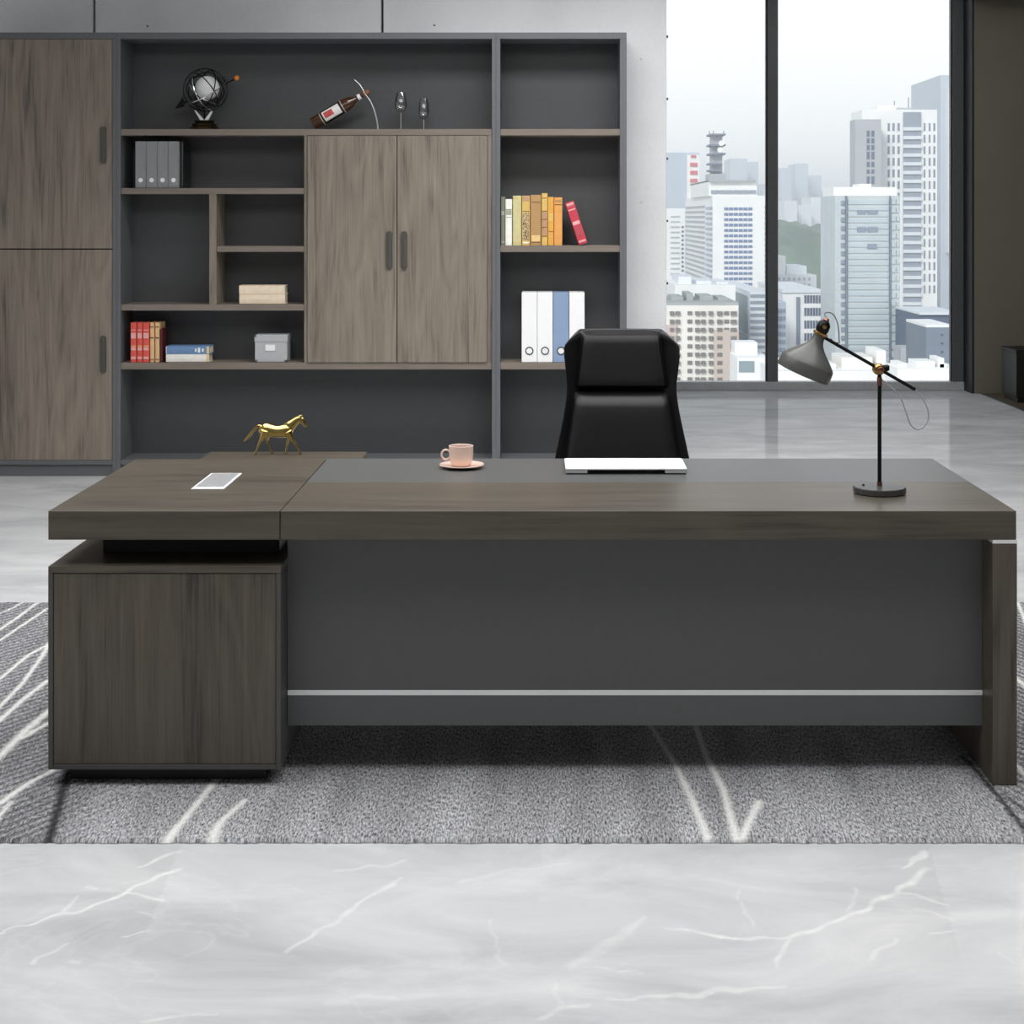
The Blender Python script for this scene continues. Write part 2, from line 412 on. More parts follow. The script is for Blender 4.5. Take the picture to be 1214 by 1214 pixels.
# ------------------------------------------------------------------ the room
def floor_pt(px, py, z=0.0):
    d = FD(py, z); return PX(px, d), d
xs = np.concatenate([np.linspace(-5.0, -1.5, 12)[:-1], np.arange(-1.5, 1.4, 0.006), np.linspace(1.4, XR, 10)])
ys = np.concatenate([np.linspace(-2.0, 2.95, 12)[:-1], np.arange(2.95, 4.0, 0.006), np.linspace(4.0, YG + 0.2, 24)])
fl, fme, fco = grid_mesh('floor', xs, ys, 0.0, M['marble']); fl['kind'] = 'structure'
veins = [
    ([(0, 1107), (60, 1087), (95, 1080), (150, 1058), (180, 1042), (212, 1030)], [2, 2.5, 3, 3, 4.5, 6], .9),
    ([(163, 1028), (190, 1018), (212, 1010)], [1.5, 3.5, 4], .8),
    ([(150, 1058), (175, 1062), (195, 1070)], [1.5, 2, 2], .8),
    ([(40, 1145), (45, 1135), (60, 1128), (82, 1120)], [3, 4, 2.5, 1.5], .6),
    ([(75, 1083), (86, 1072), (95, 1062)], [3, 2.5, 1.5], .6),
    ([(145, 1108), (178, 1103)], [2, 2], .7), ([(160, 1080), (183, 1090)], [2, 2], .5),
    ([(105, 1050), (112, 1054)], [3.5, 3.5], .6), ([(80, 1140), (92, 1143)], [3, 3], .5),
    ([(340, 1127), (400, 1092), (430, 1068), (478, 1041)], [3, 4.5, 3, 3], .62),
    ([(400, 1032), (455, 1027), (480, 1018)], [4, 3.5, 3], .5),
    ([(790, 1100), (850, 1110), (930, 1113), (975, 1102), (1030, 1077), (1075, 1050), (1100, 1030)], [2, 2.5, 3, 3, 3.5, 5, 7], .9),
    ([(1068, 1028), (1098, 1012)], [2, 6], .85), ([(1055, 1060), (1085, 1060), (1118, 1070)], [2, 2.5, 2.5], .75),
    ([(1085, 1078), (1130, 1090)], [2, 2.5], .55), ([(1100, 1108), (1135, 1103)], [2, 2.5], .8),
    ([(1035, 1140), (1040, 1130), (1065, 1113)], [4, 4, 2], .6), ([(920, 1148), (925, 1130), (935, 1113)], [2, 3, 2], .7),
    ([(720, 1185), (790, 1182), (860, 1174), (930, 1171)], [2, 5, 5, 2.5], .75),
    ([(640, 1205), (665, 1195), (695, 1190)], [4, 6, 4], .6), ([(660, 1170), (665, 1195)], [2, 3], .5),
    ([(680, 1145), (720, 1122), (752, 1095), (765, 1085)], [8, 9, 6, 3], .4),
    ([(170, 1212), (220, 1205), (255, 1203)], [2.5, 3, 2], .6), ([(690, 1148), (755, 1150), (762, 1155)], [2, 2, 1.5], .5),
    ([(876, 1055), (882, 1080), (894, 1098)], [1.5, 1.8, 1.5], .45), ([(1005, 1080), (1015, 1060), (1010, 1050)], [3, 2, 2], .5),
    ([(1185, 1130), (1204, 1145)], [2, 2], .4), ([(580, 1090), (590, 1130), (600, 1145)], [2, 2, 3], .35),
    ([(545, 1045), (610, 1030), (680, 1024)], [5, 4, 4], .3), ([(390, 1190), (440, 1180), (470, 1185)], [6, 6, 4], .35),
]
vm = np.zeros(len(fco)); tint = np.zeros(len(fco))
act = (fco[:, 1] > 2.9) & (fco[:, 1] < 4.05)
ax_, ay_ = fco[act, 0].astype(float), fco[act, 1].astype(float)
wob = np.array([mnoise.noise((x * 18, y * 18, 0.3)) for x, y in zip(ax_, ay_)])
wob2 = np.array([mnoise.noise((x * 18, y * 18, 7.3)) for x, y in zip(ax_, ay_)])
ax_ = ax_ + wob * 0.012; ay_ = ay_ + wob2 * 0.02
va = np.zeros(len(ax_))
for pts, ws, st in veins:
    q = [floor_pt(*p) for p in pts]
    for (a, b), (wa, wb) in zip(zip(q, q[1:]), zip(ws, ws[1:])):
        dist, t = seg_dist(ax_, ay_, a[0], a[1], b[0], b[1])
        w = (wa + (wb - wa) * t) * 0.0016
        va = np.maximum(va, st * 0.8 * np.clip(1.6 - dist / w, 0, 1))
vm[act] = va
# the two tiles whose corner shows a darker tone beside the joint
for (p0, p1, side) in (((212, 1006), (158, 1145), -1), ((1102, 1006), (1142, 1145), -1)):
    a, b = floor_pt(*p0), floor_pt(*p1)
    tt = (fco[:, 1] - a[1]) / (b[1] - a[1])
    xl = a[0] + tt * (b[0] - a[0])
    dd = (xl - fco[:, 0]); m_ = (dd > 0) & (fco[:, 1] > 2.95) & (fco[:, 1] < 4.1)
    tint = np.maximum(tint, np.where(m_, np.clip(1 - dd / 0.42, 0, 1) * np.clip((fco[:, 1] - b[1] + 0.12) / 0.35, 0, 1), 0))
ca = fme.color_attributes.new('vein', 'FLOAT_COLOR', 'POINT')
buf = np.zeros((len(fco), 4), np.float32); buf[:, 0] = vm; buf[:, 1] = tint * 0.5; buf[:, 3] = 1
ca.data.foreach_set('color', buf.ravel())

struct('floor_side', box(BM(), XR + 0.03, 6.2, -2.0, YG + 0.2, -0.02, 0.002), 'wood_floor')
struct('trim_1', box(BM(), XR, XR + 0.03, -2.0, YG, -0.02, 0.004), 'win_frame')
struct('ceiling', box(BM(), -5.1, 6.3, -2.1, YG + 0.4, CEIL, CEIL + 0.2), 'ceil')
struct('wall_left', box(BM(), -5.1, -5.0, -2.1, YG + 0.4, -0.05, CEIL), 'paint')
struct('wall_right', box(BM(), 6.2, 6.3, -2.1, YG + 0.4, -0.05, CEIL), 'olive')
struct('wall_front', box(BM(), -5.0, 6.2, -2.1, -2.0, -0.05, CEIL), 'paint')
# the concrete wall behind the bookcase, panel by panel, and its backing
joints = [-5.0, PX(111.5, YW) - 1.792, PX(111.5, YW), PX(453, YW), PX(791.5, YW)]
for k, (a, b) in enumerate(zip(joints, joints[1:])):
    bm = box(BM(), a + (0.008 if k else 0.0), b - 0.007, YW, YW + 0.06, 0.0, CEIL - 0.002, 0.003, 1)
    struct('wall_back_panel.%03d' % k if k else 'wall_back_panel', bm, 'concrete')
struct('wall_back', box(BM(), -5.0, joints[-1] - 0.004, YW + 0.062, YW + 0.16, 0.0, CEIL - 0.002), 'win_black')
for k, (px, py) in enumerate([(175, 31), (515, 30), (760, 70), (760, 240)]):
    bm = BM(); lathe(bm, [(0, -0.004), (0.006, -0.004), (0.006, 0.0), (0, 0.0)], 12, Matrix.Translation((PX(px, YW), YW, PZ(py, YW))) @ Matrix.Rotation(-PI / 2, 4, 'X'))
    struct('wall_plug' if not k else 'wall_plug.%03d' % k, bm, 'sill_grey' if k > 1 else 'win_black')
for k, py in enumerate((43, 117, 188, 262, 336)):
    z = PZ(py, YW); bm = box(BM(), joints[-1] - 0.008, joints[-1] + 0.004, YW + 0.004, YW + 0.05, z - 0.006, z + 0.006)
    struct('wall_bolt' if not k else 'wall_bolt.%03d' % k, bm, 'win_black')
# right part of the far wall, beside the window, with its reveal
XJ = PX(1143, YG); YF = YG - 0.26
struct('wall_far', box(BM(), XJ + 0.02, 6.2, YF, YG + 0.3, -0.05, CEIL - 0.002), 'olive')
struct('window_reveal', box(BM(), XJ, XJ + 0.018, YF - 0.002, YG + 0.3, 0.0, CEIL - 0.003), 'win_black')
struct('trim_2', box(BM(), XJ + 0.02, 6.2, YF - 0.30, YF - 0.002, SOFF, CEIL - 0.004), 'olive')
# the window: frame, mullions and panes, floor to ceiling
win = bpy.data.objects.new('window_1', None); COL.objects.link(win); win.location = (0, YG, 0); win['kind'] = 'structure'; ORG['window_1'] = Vector((0, YG, 0))
def wpart(name, *a, mat='win_frame', bev=0.004):
    o = pbox(name, win, mat, *a, bev); o['kind'] = 'structure'; return o
zs = PZ(452.5, YG)
mx0, mx1 = PX(910, YG), PX(922.5, YG)
rx0 = PX(1129.5, YG); step = rx0 - mx1
wpart('window_sill', -4.95, XJ - 0.002, YG - 0.02, YG + 0.10, 0.001, zs, mat='sill_grey')
wpart('window_head', -4.95, XJ - 0.002, YG, YG + 0.10, CEIL - 0.08, CEIL - 0.003)
wpart('window_jamb', rx0, XJ - 0.003, YG, YG + 0.10, zs + 0.001, CEIL - 0.081)
edges = []
x = mx0; hi = rx0
while x > -4.9:
    wpart('mullion', x, x + (mx1 - mx0), YG, YG + 0.10, zs + 0.001, CEIL - 0.081)
    wpart('gasket', x - 0.012, x - 0.001, YG + 0.02, YG + 0.08, zs + 0.001, CEIL - 0.081, mat='win_black', bev=0)
    wpart('pane', x + (mx1 - mx0) + 0.001, hi - 0.013, YG + 0.045, YG + 0.053, zs + 0.001, CEIL - 0.081, mat='glass', bev=0)
    hi = x; x -= step + (mx1 - mx0)
wpart('gasket', rx0 - 0.012, rx0 - 0.001, YG + 0.02, YG + 0.08, zs + 0.001, CEIL - 0.081, mat='win_black', bev=0)

# low dark cabinet at the far right
d = 13.2; x0 = PX(1205, d)
lc = thing('low_cabinet', 'low black cabinet on the brown wood floor by the far right wall', 'cabinet', (x0 + 0.5, d + 0.2, 0.002))
zt = PZ(415, d)
pbox('body', lc, 'low_black', x0, x0 + 1.1, d, d + 0.42, 0.05, zt - 0.03, 0.003)
pbox('top', lc, 'low_black', x0 - 0.005, x0 + 1.105, d - 0.005, d + 0.425, zt - 0.029, zt, 0.003)
pbox('plinth', lc, 'black_block', x0 + 0.02, x0 + 1.08, d + 0.03, d + 0.4, 0.003, 0.049, 0)

# ------------------------------------------------------------------ rug
RF, RB = FD(1000, 0), FD(716.5, 0)
xs = np.arange(-2.7, 2.6, 0.008); ys = np.arange(RF, RB, 0.008)
rug, rme, rco = grid_mesh('rug', xs, ys, RUGZ, M['rug'])
tag(rug, 'grey woven rug with pale curved stripes under the executive desk', 'rug')
rnd = np.random.RandomState(3)
front = rco[:, 1] < RF + 0.004
rco[front, 1] += rnd.uniform(-0.005, 0.004, front.sum()); rco[front, 2] = 0.0015
rco[~front, 2] += rnd.uniform(-0.0025, 0.0008, (~front).sum())
rme.vertices.foreach_set('co', rco.ravel()); rme.update()
whites = [
    ([(0, 730), (14, 724), (28, 716)], [2, 2, 2]), ([(-20, 756), (0, 749), (22, 734), (46, 716)], [2.5, 2.5, 3, 2]),
    ([(-20, 770), (0, 762), (28, 743), (55, 725), (90, 708)], [2.5, 2.5, 2.5, 2.5, 2]),
    ([(-30, 826), (0, 808), (33, 780), (55, 768), (90, 745)], [2.5, 2.5, 3, 3, 2]),
    ([(-20, 865), (0, 841), (26, 814), (50, 781), (62, 760)], [3, 3, 3, 3, 3]), ([(-20, 875), (0, 857), (28, 832), (55, 811), (90, 795)], [4, 4, 4, 4, 3]),
    ([(-20, 920), (0, 900), (30, 870), (55, 849), (80, 830)], [4, 5, 6, 5, 4]), ([(25, 879), (55, 862), (80, 850)], [4, 4, 3]),
    ([(-20, 968), (0, 956), (33, 933), (66, 915), (90, 900)], [3.5, 4, 4, 4, 3]), ([(-10, 985), (0, 970), (14, 954)], [3, 3, 2]),
    ([(198, 1000), (206, 990), (224, 969), (254, 931), (275, 905)], [6, 5, 4, 4, 3]), ([(252, 1000), (256, 988), (264, 976), (290, 953)], [6, 5, 4, 4]),
    ([(770, 862), (800, 909), (820, 951), (839, 998)], [2.5, 3, 4, 4.5]), ([(820, 850), (837, 900), (858, 941), (873, 998)], [3, 3.5, 4.5, 5]),
    ([(880, 998), (890, 975), (900, 955)], [4.5, 4, 5]),
    ([(1195, 800), (1214, 815), (1240, 840)], [4, 4, 4]), ([(1195, 690), (1214, 735), (1230, 780)], [3, 3, 3]), ([(1200, 905), (1230, 940)], [3, 3]),
    ([(420, 716), (330, 780), (250, 860)], [2.5, 3, 3]), ([(900, 720), (960, 790), (1000, 860)], [2.5, 3, 3]),
]
darks = [([(58, 1000), (70, 960), (80, 922), (92, 880)], [6, 6, 6, 4], .9), ([(1140, 900), (1155, 914), (1185, 950), (1220, 994)], [3, 4, 4, 4], .9),
         ([(1190, 945), (1214, 965), (1240, 985)], [3, 4, 5], .7)]
rx, ry = rco[:, 0].astype(float), rco[:, 1].astype(float)
jit = rnd.uniform(-1, 1, len(rx))
W = np.zeros(len(rx)); K = np.zeros(len(rx)); H = np.zeros(len(rx))
for pts, ws in whites:
    q = [floor_pt(*p) for p in pts]
    if pts[0][0] <= 0:        # the stripes run on towards the rug's end
        (ax0, ay0), (bx0, by0) = q[1], q[0]
        ln = math.hypot(bx0 - ax0, by0 - ay0)
        q = [(bx0 + (bx0 - ax0) / ln * 0.9, by0 + (by0 - ay0) / ln * 0.9 + 0.10)] + q; ws = [2] + list(ws)
    for (a, b), (wa, wb) in zip(zip(q, q[1:]), zip(ws, ws[1:])):
        dist, t = seg_dist(rx, ry, a[0], a[1], b[0], b[1])
        w = (wa + (wb - wa) * t) * 0.0028
        W = np.maximum(W, np.clip(1.3 - dist / w + jit * 0.18, 0, 1))
for pts, ws, st in darks:
    q = [floor_pt(*p) for p in pts]
    for (a, b), (wa, wb) in zip(zip(q, q[1:]), zip(ws, ws[1:])):
        dist, t = seg_dist(rx, ry, a[0], a[1], b[0], b[1])
        w = (wa + (wb - wa) * t) * 0.0026
        K = np.maximum(K, st * np.clip(1.3 - dist / w + jit * 0.2, 0, 1))
# hatching: fine dark lines that run with the stripes on the left and the right ends
uL = rx * 0.80 - ry * 0.52; uR = rx * 0.88 + ry * 0.36
left = np.clip((-1.05 - rx + (ry - 4) * -0.0) / 0.25, 0, 1); right = np.clip((rx - 1.12) / 0.2, 0, 1)
H = np.maximum(left * 0.6 * (np.sin(uL * 2 * PI / 0.030 + np.sin(ry * 9) * 0.8) > 0.15), right * 0.7 * (np.sin(uR * 2 * PI / 0.028 + np.sin(rx * 7)) > 0.1))
H = np.maximum(H, left * 0.16)
ca = rme.color_attributes.new('pattern', 'FLOAT_COLOR', 'POINT')
buf = np.stack([W, K, H, np.ones(len(rx))], 1).astype(np.float32)
ca.data.foreach_set('color', buf.ravel())

# ------------------------------------------------------------------ bookcase (three units side by side)
def unit(name, label, px0, px1):
    x0, x1 = PX(px0, YB), PX(px1, YB)
    return thing(name, label, 'bookcase', ((x0 + x1) / 2, YB + 0.145, 0.0)), x0 + 0.0004, x1 - 0.0004
Y1 = YW - 0.004
ztop = PZ(38.5, YB); zu = PZ(46, YB); zb1 = PZ(545.5, YB); zb0 = PZ(551, YB)
T = 0.026; TB = 0.012
def carcass(root, x0, x1, pl, pr, tl):
    """outer panels; pl, pr are the inner faces of the side panels"""
    pbox('side_panel', root, 'frame_grey', x0, pl, YB, Y1, 0.001, zu - 0.0005)
    pbox('side_panel', root, 'frame_grey', pr, x1, YB, Y1, 0.001, zu - 0.0005)
    pbox('top_panel', root, 'frame_grey', x0, x1, YB, Y1, zu, ztop)
    pbox('back_panel', root, 'back_grey', pl + 0.0005, pr - 0.0005, Y1 - TB, Y1, zb1 + 0.0005, zu - 0.0005, 0)
    pbox('bottom_panel', root, 'frame_grey', pl + 0.0005, pr - 0.0005, YB + 0.002, Y1, zb0, zb1)
    pbox('plinth', root, 'frame_grey', pl + 0.0005, pr - 0.0005, YB + 0.02, YB + 0.05, 0.001, zb0 - 0.001)
def shelf(root, px0, px1, py0, py1, mat='case_x', name='shelf'):
    return pbox(name, root, mat, PX(px0, YB + 0.01) + 0.0005, PX(px1, YB + 0.01) - 0.0005, YB + 0.01, Y1 - TB - 0.001, PZ(py1, YB + 0.01), PZ(py0, YB + 0.01), 0.001)
def pull(door, cxp, py0, py1):
    bm = BM(); prism(bm, stadium(PX(cxp, YB), (PZ(py0, YB) + PZ(py1, YB)) / 2, 0.036, PZ(py0, YB) - PZ(py1, YB)), YB - 0.012, YB - 0.0005)
    obj('handle', bm, 'handle', door)
    bm = BM(); prism(bm, stadium(PX(cxp, YB) + 0.006, (PZ(py0, YB) + PZ(py1, YB)) / 2, 0.014, (PZ(py0, YB) - PZ(py1, YB)) * 0.94), YB - 0.0135, YB - 0.0122)
    obj('handle_groove', bm, 'cab_grey', door)
# tall cabinet
u1, x0, x1 = unit('tall_cabinet', 'tall grey-brown wood cabinet with two stacked doors at the far left', -14, 138)
carcass(u1, x0, x1, x0 + T, PX(133.2, YB), None)
for py0, py1, hy0, hy1 in ((46.4, 294.6, 150, 194), (296, 545.2, 398, 442)):
    dr = pbox('door', u1, 'case_z', x0 + T + 0.003, PX(132.6, YB), YB + 0.001, YB + 0.02, PZ(py1, YB), PZ(py0, YB))
    pull(dr, 122.6, hy0, hy1)
# wide shelving unit
u2, x0, x1 = unit('shelving_unit', 'wide dark grey shelving unit with a pair of wood doors in its middle', 138, 588)
carcass(u2, x0, x1, PX(143, YB), PX(583.2, YB), None)
SA = shelf(u2, 143, 583, 153, 160.5)
shelf(u2, 143.5, 360.4, 223, 230); shelf(u2, 257, 360.4, 292, 298.6)
shelf(u2, 143.5, 360.4, 361, 368.2); shelf(u2, 143, 583, 430, 438)
def upright(px0, px1, py0, py1, mat='case_z'):
    pbox('divider', u2, mat, PX(px0, YB + 0.01), PX(px1, YB + 0.01), YB + 0.01, Y1 - TB - 0.001, PZ(py1, YB + 0.01) + 0.0005, PZ(py0, YB + 0.01) - 0.0005)
upright(248, 256.6, 230, 361); upright(360.6, 364, 160.5, 430)
upright(578, 583, 160.5, 430)
for a, b, hx in ((364.3, 470.2, 461.6), (471.2, 577.6, 479.2)):
    dr = pbox('door', u2, 'case_z', PX(a, YB), PX(b, YB), YB + 0.001, YB + 0.02, PZ(429.7, YB), PZ(161, YB))
    pull(dr, hx, 274, 319)
# narrow shelving unit
u3, x0, x1 = unit('bookshelf', 'narrow dark grey open bookshelf column beside the concrete wall', 588, 743)
carcass(u3, x0, x1, PX(593, YB), PX(735, YB), None)
for a, b in ((153, 160.5), (291.2, 298.8), (430, 438)): shelf(u3, 593, 735, a, b)

# shelf surface helper: top of shelf at pixel row py
YS = YB + 0.02
def ztopshelf(py): return PZ(py, YB + 0.01) + 0.0012

# ------------------------------------------------------------------ books and binders
def book(label, px0, px1, py0, zb, cover, depth=0.17, group=None, bands=(), tilt=0.0, yoff=0.0, name='book'):
    """a book standing with its spine to the room: cover, page block and printed bands"""
    w = (px1 - px0) * YS / F - 0.0012; h = PZ(py0, YS) - zb
    xc = (PX(px0, YS) + PX(px1, YS)) / 2
    y0 = YS + 0.004 + yoff
    root = thing(name, label, 'book' if name == 'book' else 'binder', (xc, y0, zb), group)
    t = min(0.004, w * 0.16)
    bm = BM()       # U-shaped cover seen from above, spine gently rounded
    r = min(0.006, w * 0.3)
    outer = [(-w / 2, depth), (-w / 2, r), (-w / 2 + r * 0.4, r * 0.3), (0, 0.0), (w / 2 - r * 0.4, r * 0.3), (w / 2, r), (w / 2, depth)]
    inner = [(w / 2 - t, depth), (w / 2 - t, r + t), (-w / 2 + t, r + t), (-w / 2 + t, depth)]
    poly = outer + inner
    a = [bm.verts.new((x, y, 0)) for x, y in poly]; b = [bm.verts.new((x, y, h)) for x, y in poly]
    n = len(poly)
    for i in range(n): bm.faces.new((a[i], a[(i + 1) % n], b[(i + 1) % n], b[i]))
    # caps as three quads strips
    for vs in (a, b):
        bm.faces.new((vs[0], vs[1], vs[9], vs[10])); bm.faces.new((vs[1], vs[2], vs[3], vs[4], vs[5], vs[8], vs[9])); bm.faces.new((vs[5], vs[6], vs[7], vs[8]))
    obj('cover', bm, cover, root, world=False)
    obj('pages', box(BM(), -w / 2 + t * 1.02, w / 2 - t * 1.02, r + t * 1.05, depth - 0.004, 0.003, h - 0.004), 'page', root, world=False)
    for z0, z1, mt in bands:
        obj('spine_band', box(BM(), -w / 2 * 0.80, w / 2 * 0.80, -0.0006, r * 0.7, z0 * h, z1 * h), mt, root, world=False)
    if tilt:
        root.rotation_euler = (0, tilt, 0)
    return root
def cm(name, rgb, **k): return mk(name, rgb, 0.6, **k)
C_olive = cm('olive_grey_cloth', (128, 130, 112)); C_ivory = cm('ivory_cloth', (250, 247, 238)); C_palm = cm('pale_olive_cloth', (214, 204, 152))
C_tan = cm('tan_cloth', (188, 148, 98)); C_straw = cm('straw_cloth', (226, 190, 108)); C_amber = cm('amber_cloth', (232, 172, 80))
C_orange = cm('light_orange_cloth', (236, 168, 92)); C_red = cm('raspberry_red_cloth', (204, 66, 82)); C_gilt = cm('gilt_print', (240, 205, 140))
C_brown = cm('brown_print', (96, 62, 36)); C_pinkp = cm('pale_pink_print', (240, 180, 176)); C_lilac = cm('dusty_rose_print', (196, 152, 124))
C_scarlet = cm('scarlet_cloth', (228, 92, 80)); C_buff = cm('buff_cloth', (234, 192, 142)); C_maroon = cm('maroon_cloth', (84, 24, 24))
C_bluec = cm('steel_blue_cloth', (110, 145, 188)); C_cream = cm('cream_cloth', (242, 224, 198)); C_sage = cm('sage_print', (170, 170, 150))
def floral():
    m, nt, out = new_mat('brown_floral_print')
    b = N(nt, 'ShaderNodeBsdfPrincipled', Roughness=0.6)
    tc = N(nt, 'ShaderNodeTexCoord'); v = N(nt, 'ShaderNodeTexNoise', Scale=130.0, Detail=2.0, Distortion=1.5)
    L(nt, tc.outputs['Object'], v.inputs['Vector'])
    r = N(nt, 'ShaderNodeValToRGB'); r.color_ramp.interpolation = 'CONSTANT'
    r.color_ramp.elements[0].color = lin((84, 58, 36)); r.color_ramp.elements[1].color = lin((228, 204, 158)); r.color_ramp.elements[1].position = 0.5
    L(nt, v.outputs['Fac'], r.inputs[0]); L(nt, r.outputs[0], b.inputs['Base Color']); L(nt, b.outputs[0], out.inputs[0])
    return m
C_floral = floral()
gB = 'books on the narrow bookshelf'; z = ztopshelf(291.2)
book('olive grey book at the start of the row, against the upright', 593.6, 598.8, 233, z, C_olive, 0.16, gB, ((.62, .70, C_sage), (.05, .09, C_sage)))
book('thin ivory white book between the olive grey and the pale olive book', 599.0, 607.2, 236, z, C_ivory, 0.17, gB, ((.76, .78, C_olive), (.66, .75, C_sage), (.60, .61, C_olive)))
book('plain pale olive book right of the ivory white one', 607.8, 618.2, 232, z, C_palm, 0.18, gB, ((.94, .955, C_straw), (.05, .065, C_straw)))
book('straw book with a brown floral pattern on its lower spine', 618.6, 628.4, 232, z, C_straw, 0.17, gB, ((.89, .985, C_lilac), (.68, .69, C_brown), (.10, .66, C_floral), (.04, .07, C_ivory)))
book('thick tan brown book with a pale flower on its spine', 628.8, 641.6, 231, z, C_tan, 0.18, gB, ((.85, .86, C_brown), (.08, .20, C_gilt), (.055, .065, C_brown)))
book('tallest book, straw yellow with dark cross lines on its spine', 642.0, 649.2, 229, z, C_straw, 0.17, gB, tuple((k, k + .012, C_brown) for k in (.17, .34, .49, .65, .90)) + ((.36, .48, C_lilac), (.51, .64, C_lilac), (.19, .33, C_lilac)))
book('amber yellow book between the straw yellow and the light orange book', 649.4, 656.6, 233.5, z, C_amber, 0.17, gB, ((.28, .29, C_brown), (.17, .18, C_gilt), (.5, .66, C_straw)))
book('light orange book with a dark title line, last upright one in its row', 656.8, 666.8, 234, z, C_orange, 0.17, gB, ((.84, .855, C_brown), (.90, .95, C_tan), (.70, .76, C_amber)))
# leaning red book: pivot on its lower right... rotate about its lower left corner so that it stays on the shelf
tl = math.radians(-18.5); wr = (697 - 686.0) * YS / F
rb = book('raspberry red book leaning to the side beside the row', 684.5, 695.5, 238.5, z, C_red, 0.16, gB,
          ((.90, .905, C_pinkp), (.80, .83, C_pinkp), (.92, .97, C_pinkp), (.46, .54, C_pinkp), (.20, .40, cm('rose_print', (190, 80, 90))), (.05, .09, C_pinkp)))
rb.rotation_euler = (0, tl, 0)
rb.location = (PX(691.5, YS), YS + 0.004, z + math.sin(-tl) * wr / 2 + 0.0006)

def binder(label, px0, px1, py0, zb, cover, group, ring='chrome', depth=0.24, holepy=416.0, mark=None):
    w = (px1 - px0) * YS / F - 0.0014; h = PZ(py0, YS) - zb
    root = thing('binder', label, 'binder', ((PX(px0, YS) + PX(px1, YS)) / 2, YS + 0.004, zb), group)
    depth = min(depth, 0.235)
    obj('cover', box(BM(), -w / 2, w / 2, 0, depth, 0, h, 0.002), cover, root, world=False)
    hz = PZ(holepy, YS) - zb
    ro = w * (0.26 if mark is None else 0.21)
    bm = BM(); lathe(bm, [(ro * 0.80, -0.003), (ro, -0.003), (ro * 1.05, 0.0005), (ro * 0.75, 0.0005)], 28, Matrix.Translation((0, -0.0006, hz)) @ Matrix.Rotation(-PI / 2, 4, 'X'), close=True)
    if mark is None:
        obj('finger_ring', bm, 'steel', root, True, world=False)
        bm = BM(); lathe(bm, [(0, -0.001), (ro * 0.74, -0.001), (ro * 0.74, 0.0), (0, 0.0)], 24, Matrix.Translation((0, -0.0004, hz)) @ Matrix.Rotation(-PI / 2, 4, 'X'))
        obj('finger_hole', bm, 'white_pl', root, world=False)
    else:
        bm.free(); bm = BM(); lathe(bm, [(0, -0.002), (ro * 0.7, -0.002), (ro, -0.001), (ro, 0.0), (0, 0.0)], 20, Matrix.Translation((0, -0.0004, hz)) @ Matrix.Rotation(-PI / 2, 4, 'X'))
        obj('finger_hole', bm, 'white_pl', root, world=False, label='white finger hole')
    for sx in (-1, 1):
        obj('edge_seam', box(BM(), sx * w * 0.42 - 0.0006, sx * w * 0.42 + 0.0006, -0.0006, 0.001, 0.002, h - 0.002), cover, root, world=False)
    return root
gW = 'white and blue binders on the bookshelf'; z = ztopshelf(430)
binder('white ring binder at the outer end, beside the upright side', 618.3, 636.8, 347, z, 'b_white', gW)
binder('white ring binder between the outer white one and the blue one', 637.0, 655.4, 347, z, 'b_white', gW)
binder('dusty blue ring binder among three white ones', 655.8, 674.4, 347, z, 'b_blue', gW)
binder('white ring binder partly behind the chair, after the blue one', 674.8, 693.2, 347, z, 'b_white', gW)
gG = 'grey binders on the shelving unit'; z = ztopshelf(223)
pos = ('grey binder nearest the side panel, first of four', 'grey binder second from the side panel', 'grey binder third from the side panel', 'grey binder last of four, beside the black folder')
for k in range(4):
    binder(pos[k], 160 + 13 * k, 173 + 13 * k, 167.5, z, 'b_grey', gG, mark=1, holepy=213.5)
fd = thing('folder', 'slim black folder standing beside the four grey binders', 'folder', (PX(214.8, YS), YS + 0.03, z))
obj('cover', box(BM(), -0.006, 0.006, 0, 0.2, 0, PZ(167, YS) - z, 0.002), 'black_fold', fd, world=False)
obj('spine_edge', box(BM(), -0.003, 0.003, -0.003, 0.0, 0.01, PZ(168, YS) - z - 0.008, 0.001), 'steel', fd, world=False)

z = ztopshelf(430); gR = 'small red and buff books on the shelving unit'
rbands = ((.80, .82, C_pinkp), (.60, .74, C_pinkp), (.40, .42, C_gilt), (.30, .38, C_pinkp), (.08, .14, C_pinkp))
book('scarlet book nearest the side panel, first of three red ones', 154.2, 161.4, 382.5, z, C_scarlet, 0.15, gR, rbands)
book('scarlet book in the middle of three red ones', 162.0, 168.6, 382.5, z, C_scarlet, 0.15, gR, rbands)
book('scarlet book beside the buff books, last of three red ones', 169.0, 176.8, 382.5, z, C_scarlet, 0.15, gR, rbands)
tb = ((.60, .63, C_brown), (.88, .90, C_maroon), (.76, .80, C_gilt), (.06, .08, C_brown))
book('narrow buff book next to the three scarlet ones', 177.4, 182.6, 382.5, z, C_buff, 0.15, gR, tb)
book('narrow buff book beside the dark maroon one', 183.4, 188.8, 382.5, z, C_buff, 0.15, gR, tb)
book('thin dark maroon book closing the row of small red and buff books', 189.4, 192.4, 390, z, C_maroon, 0.14, gR)

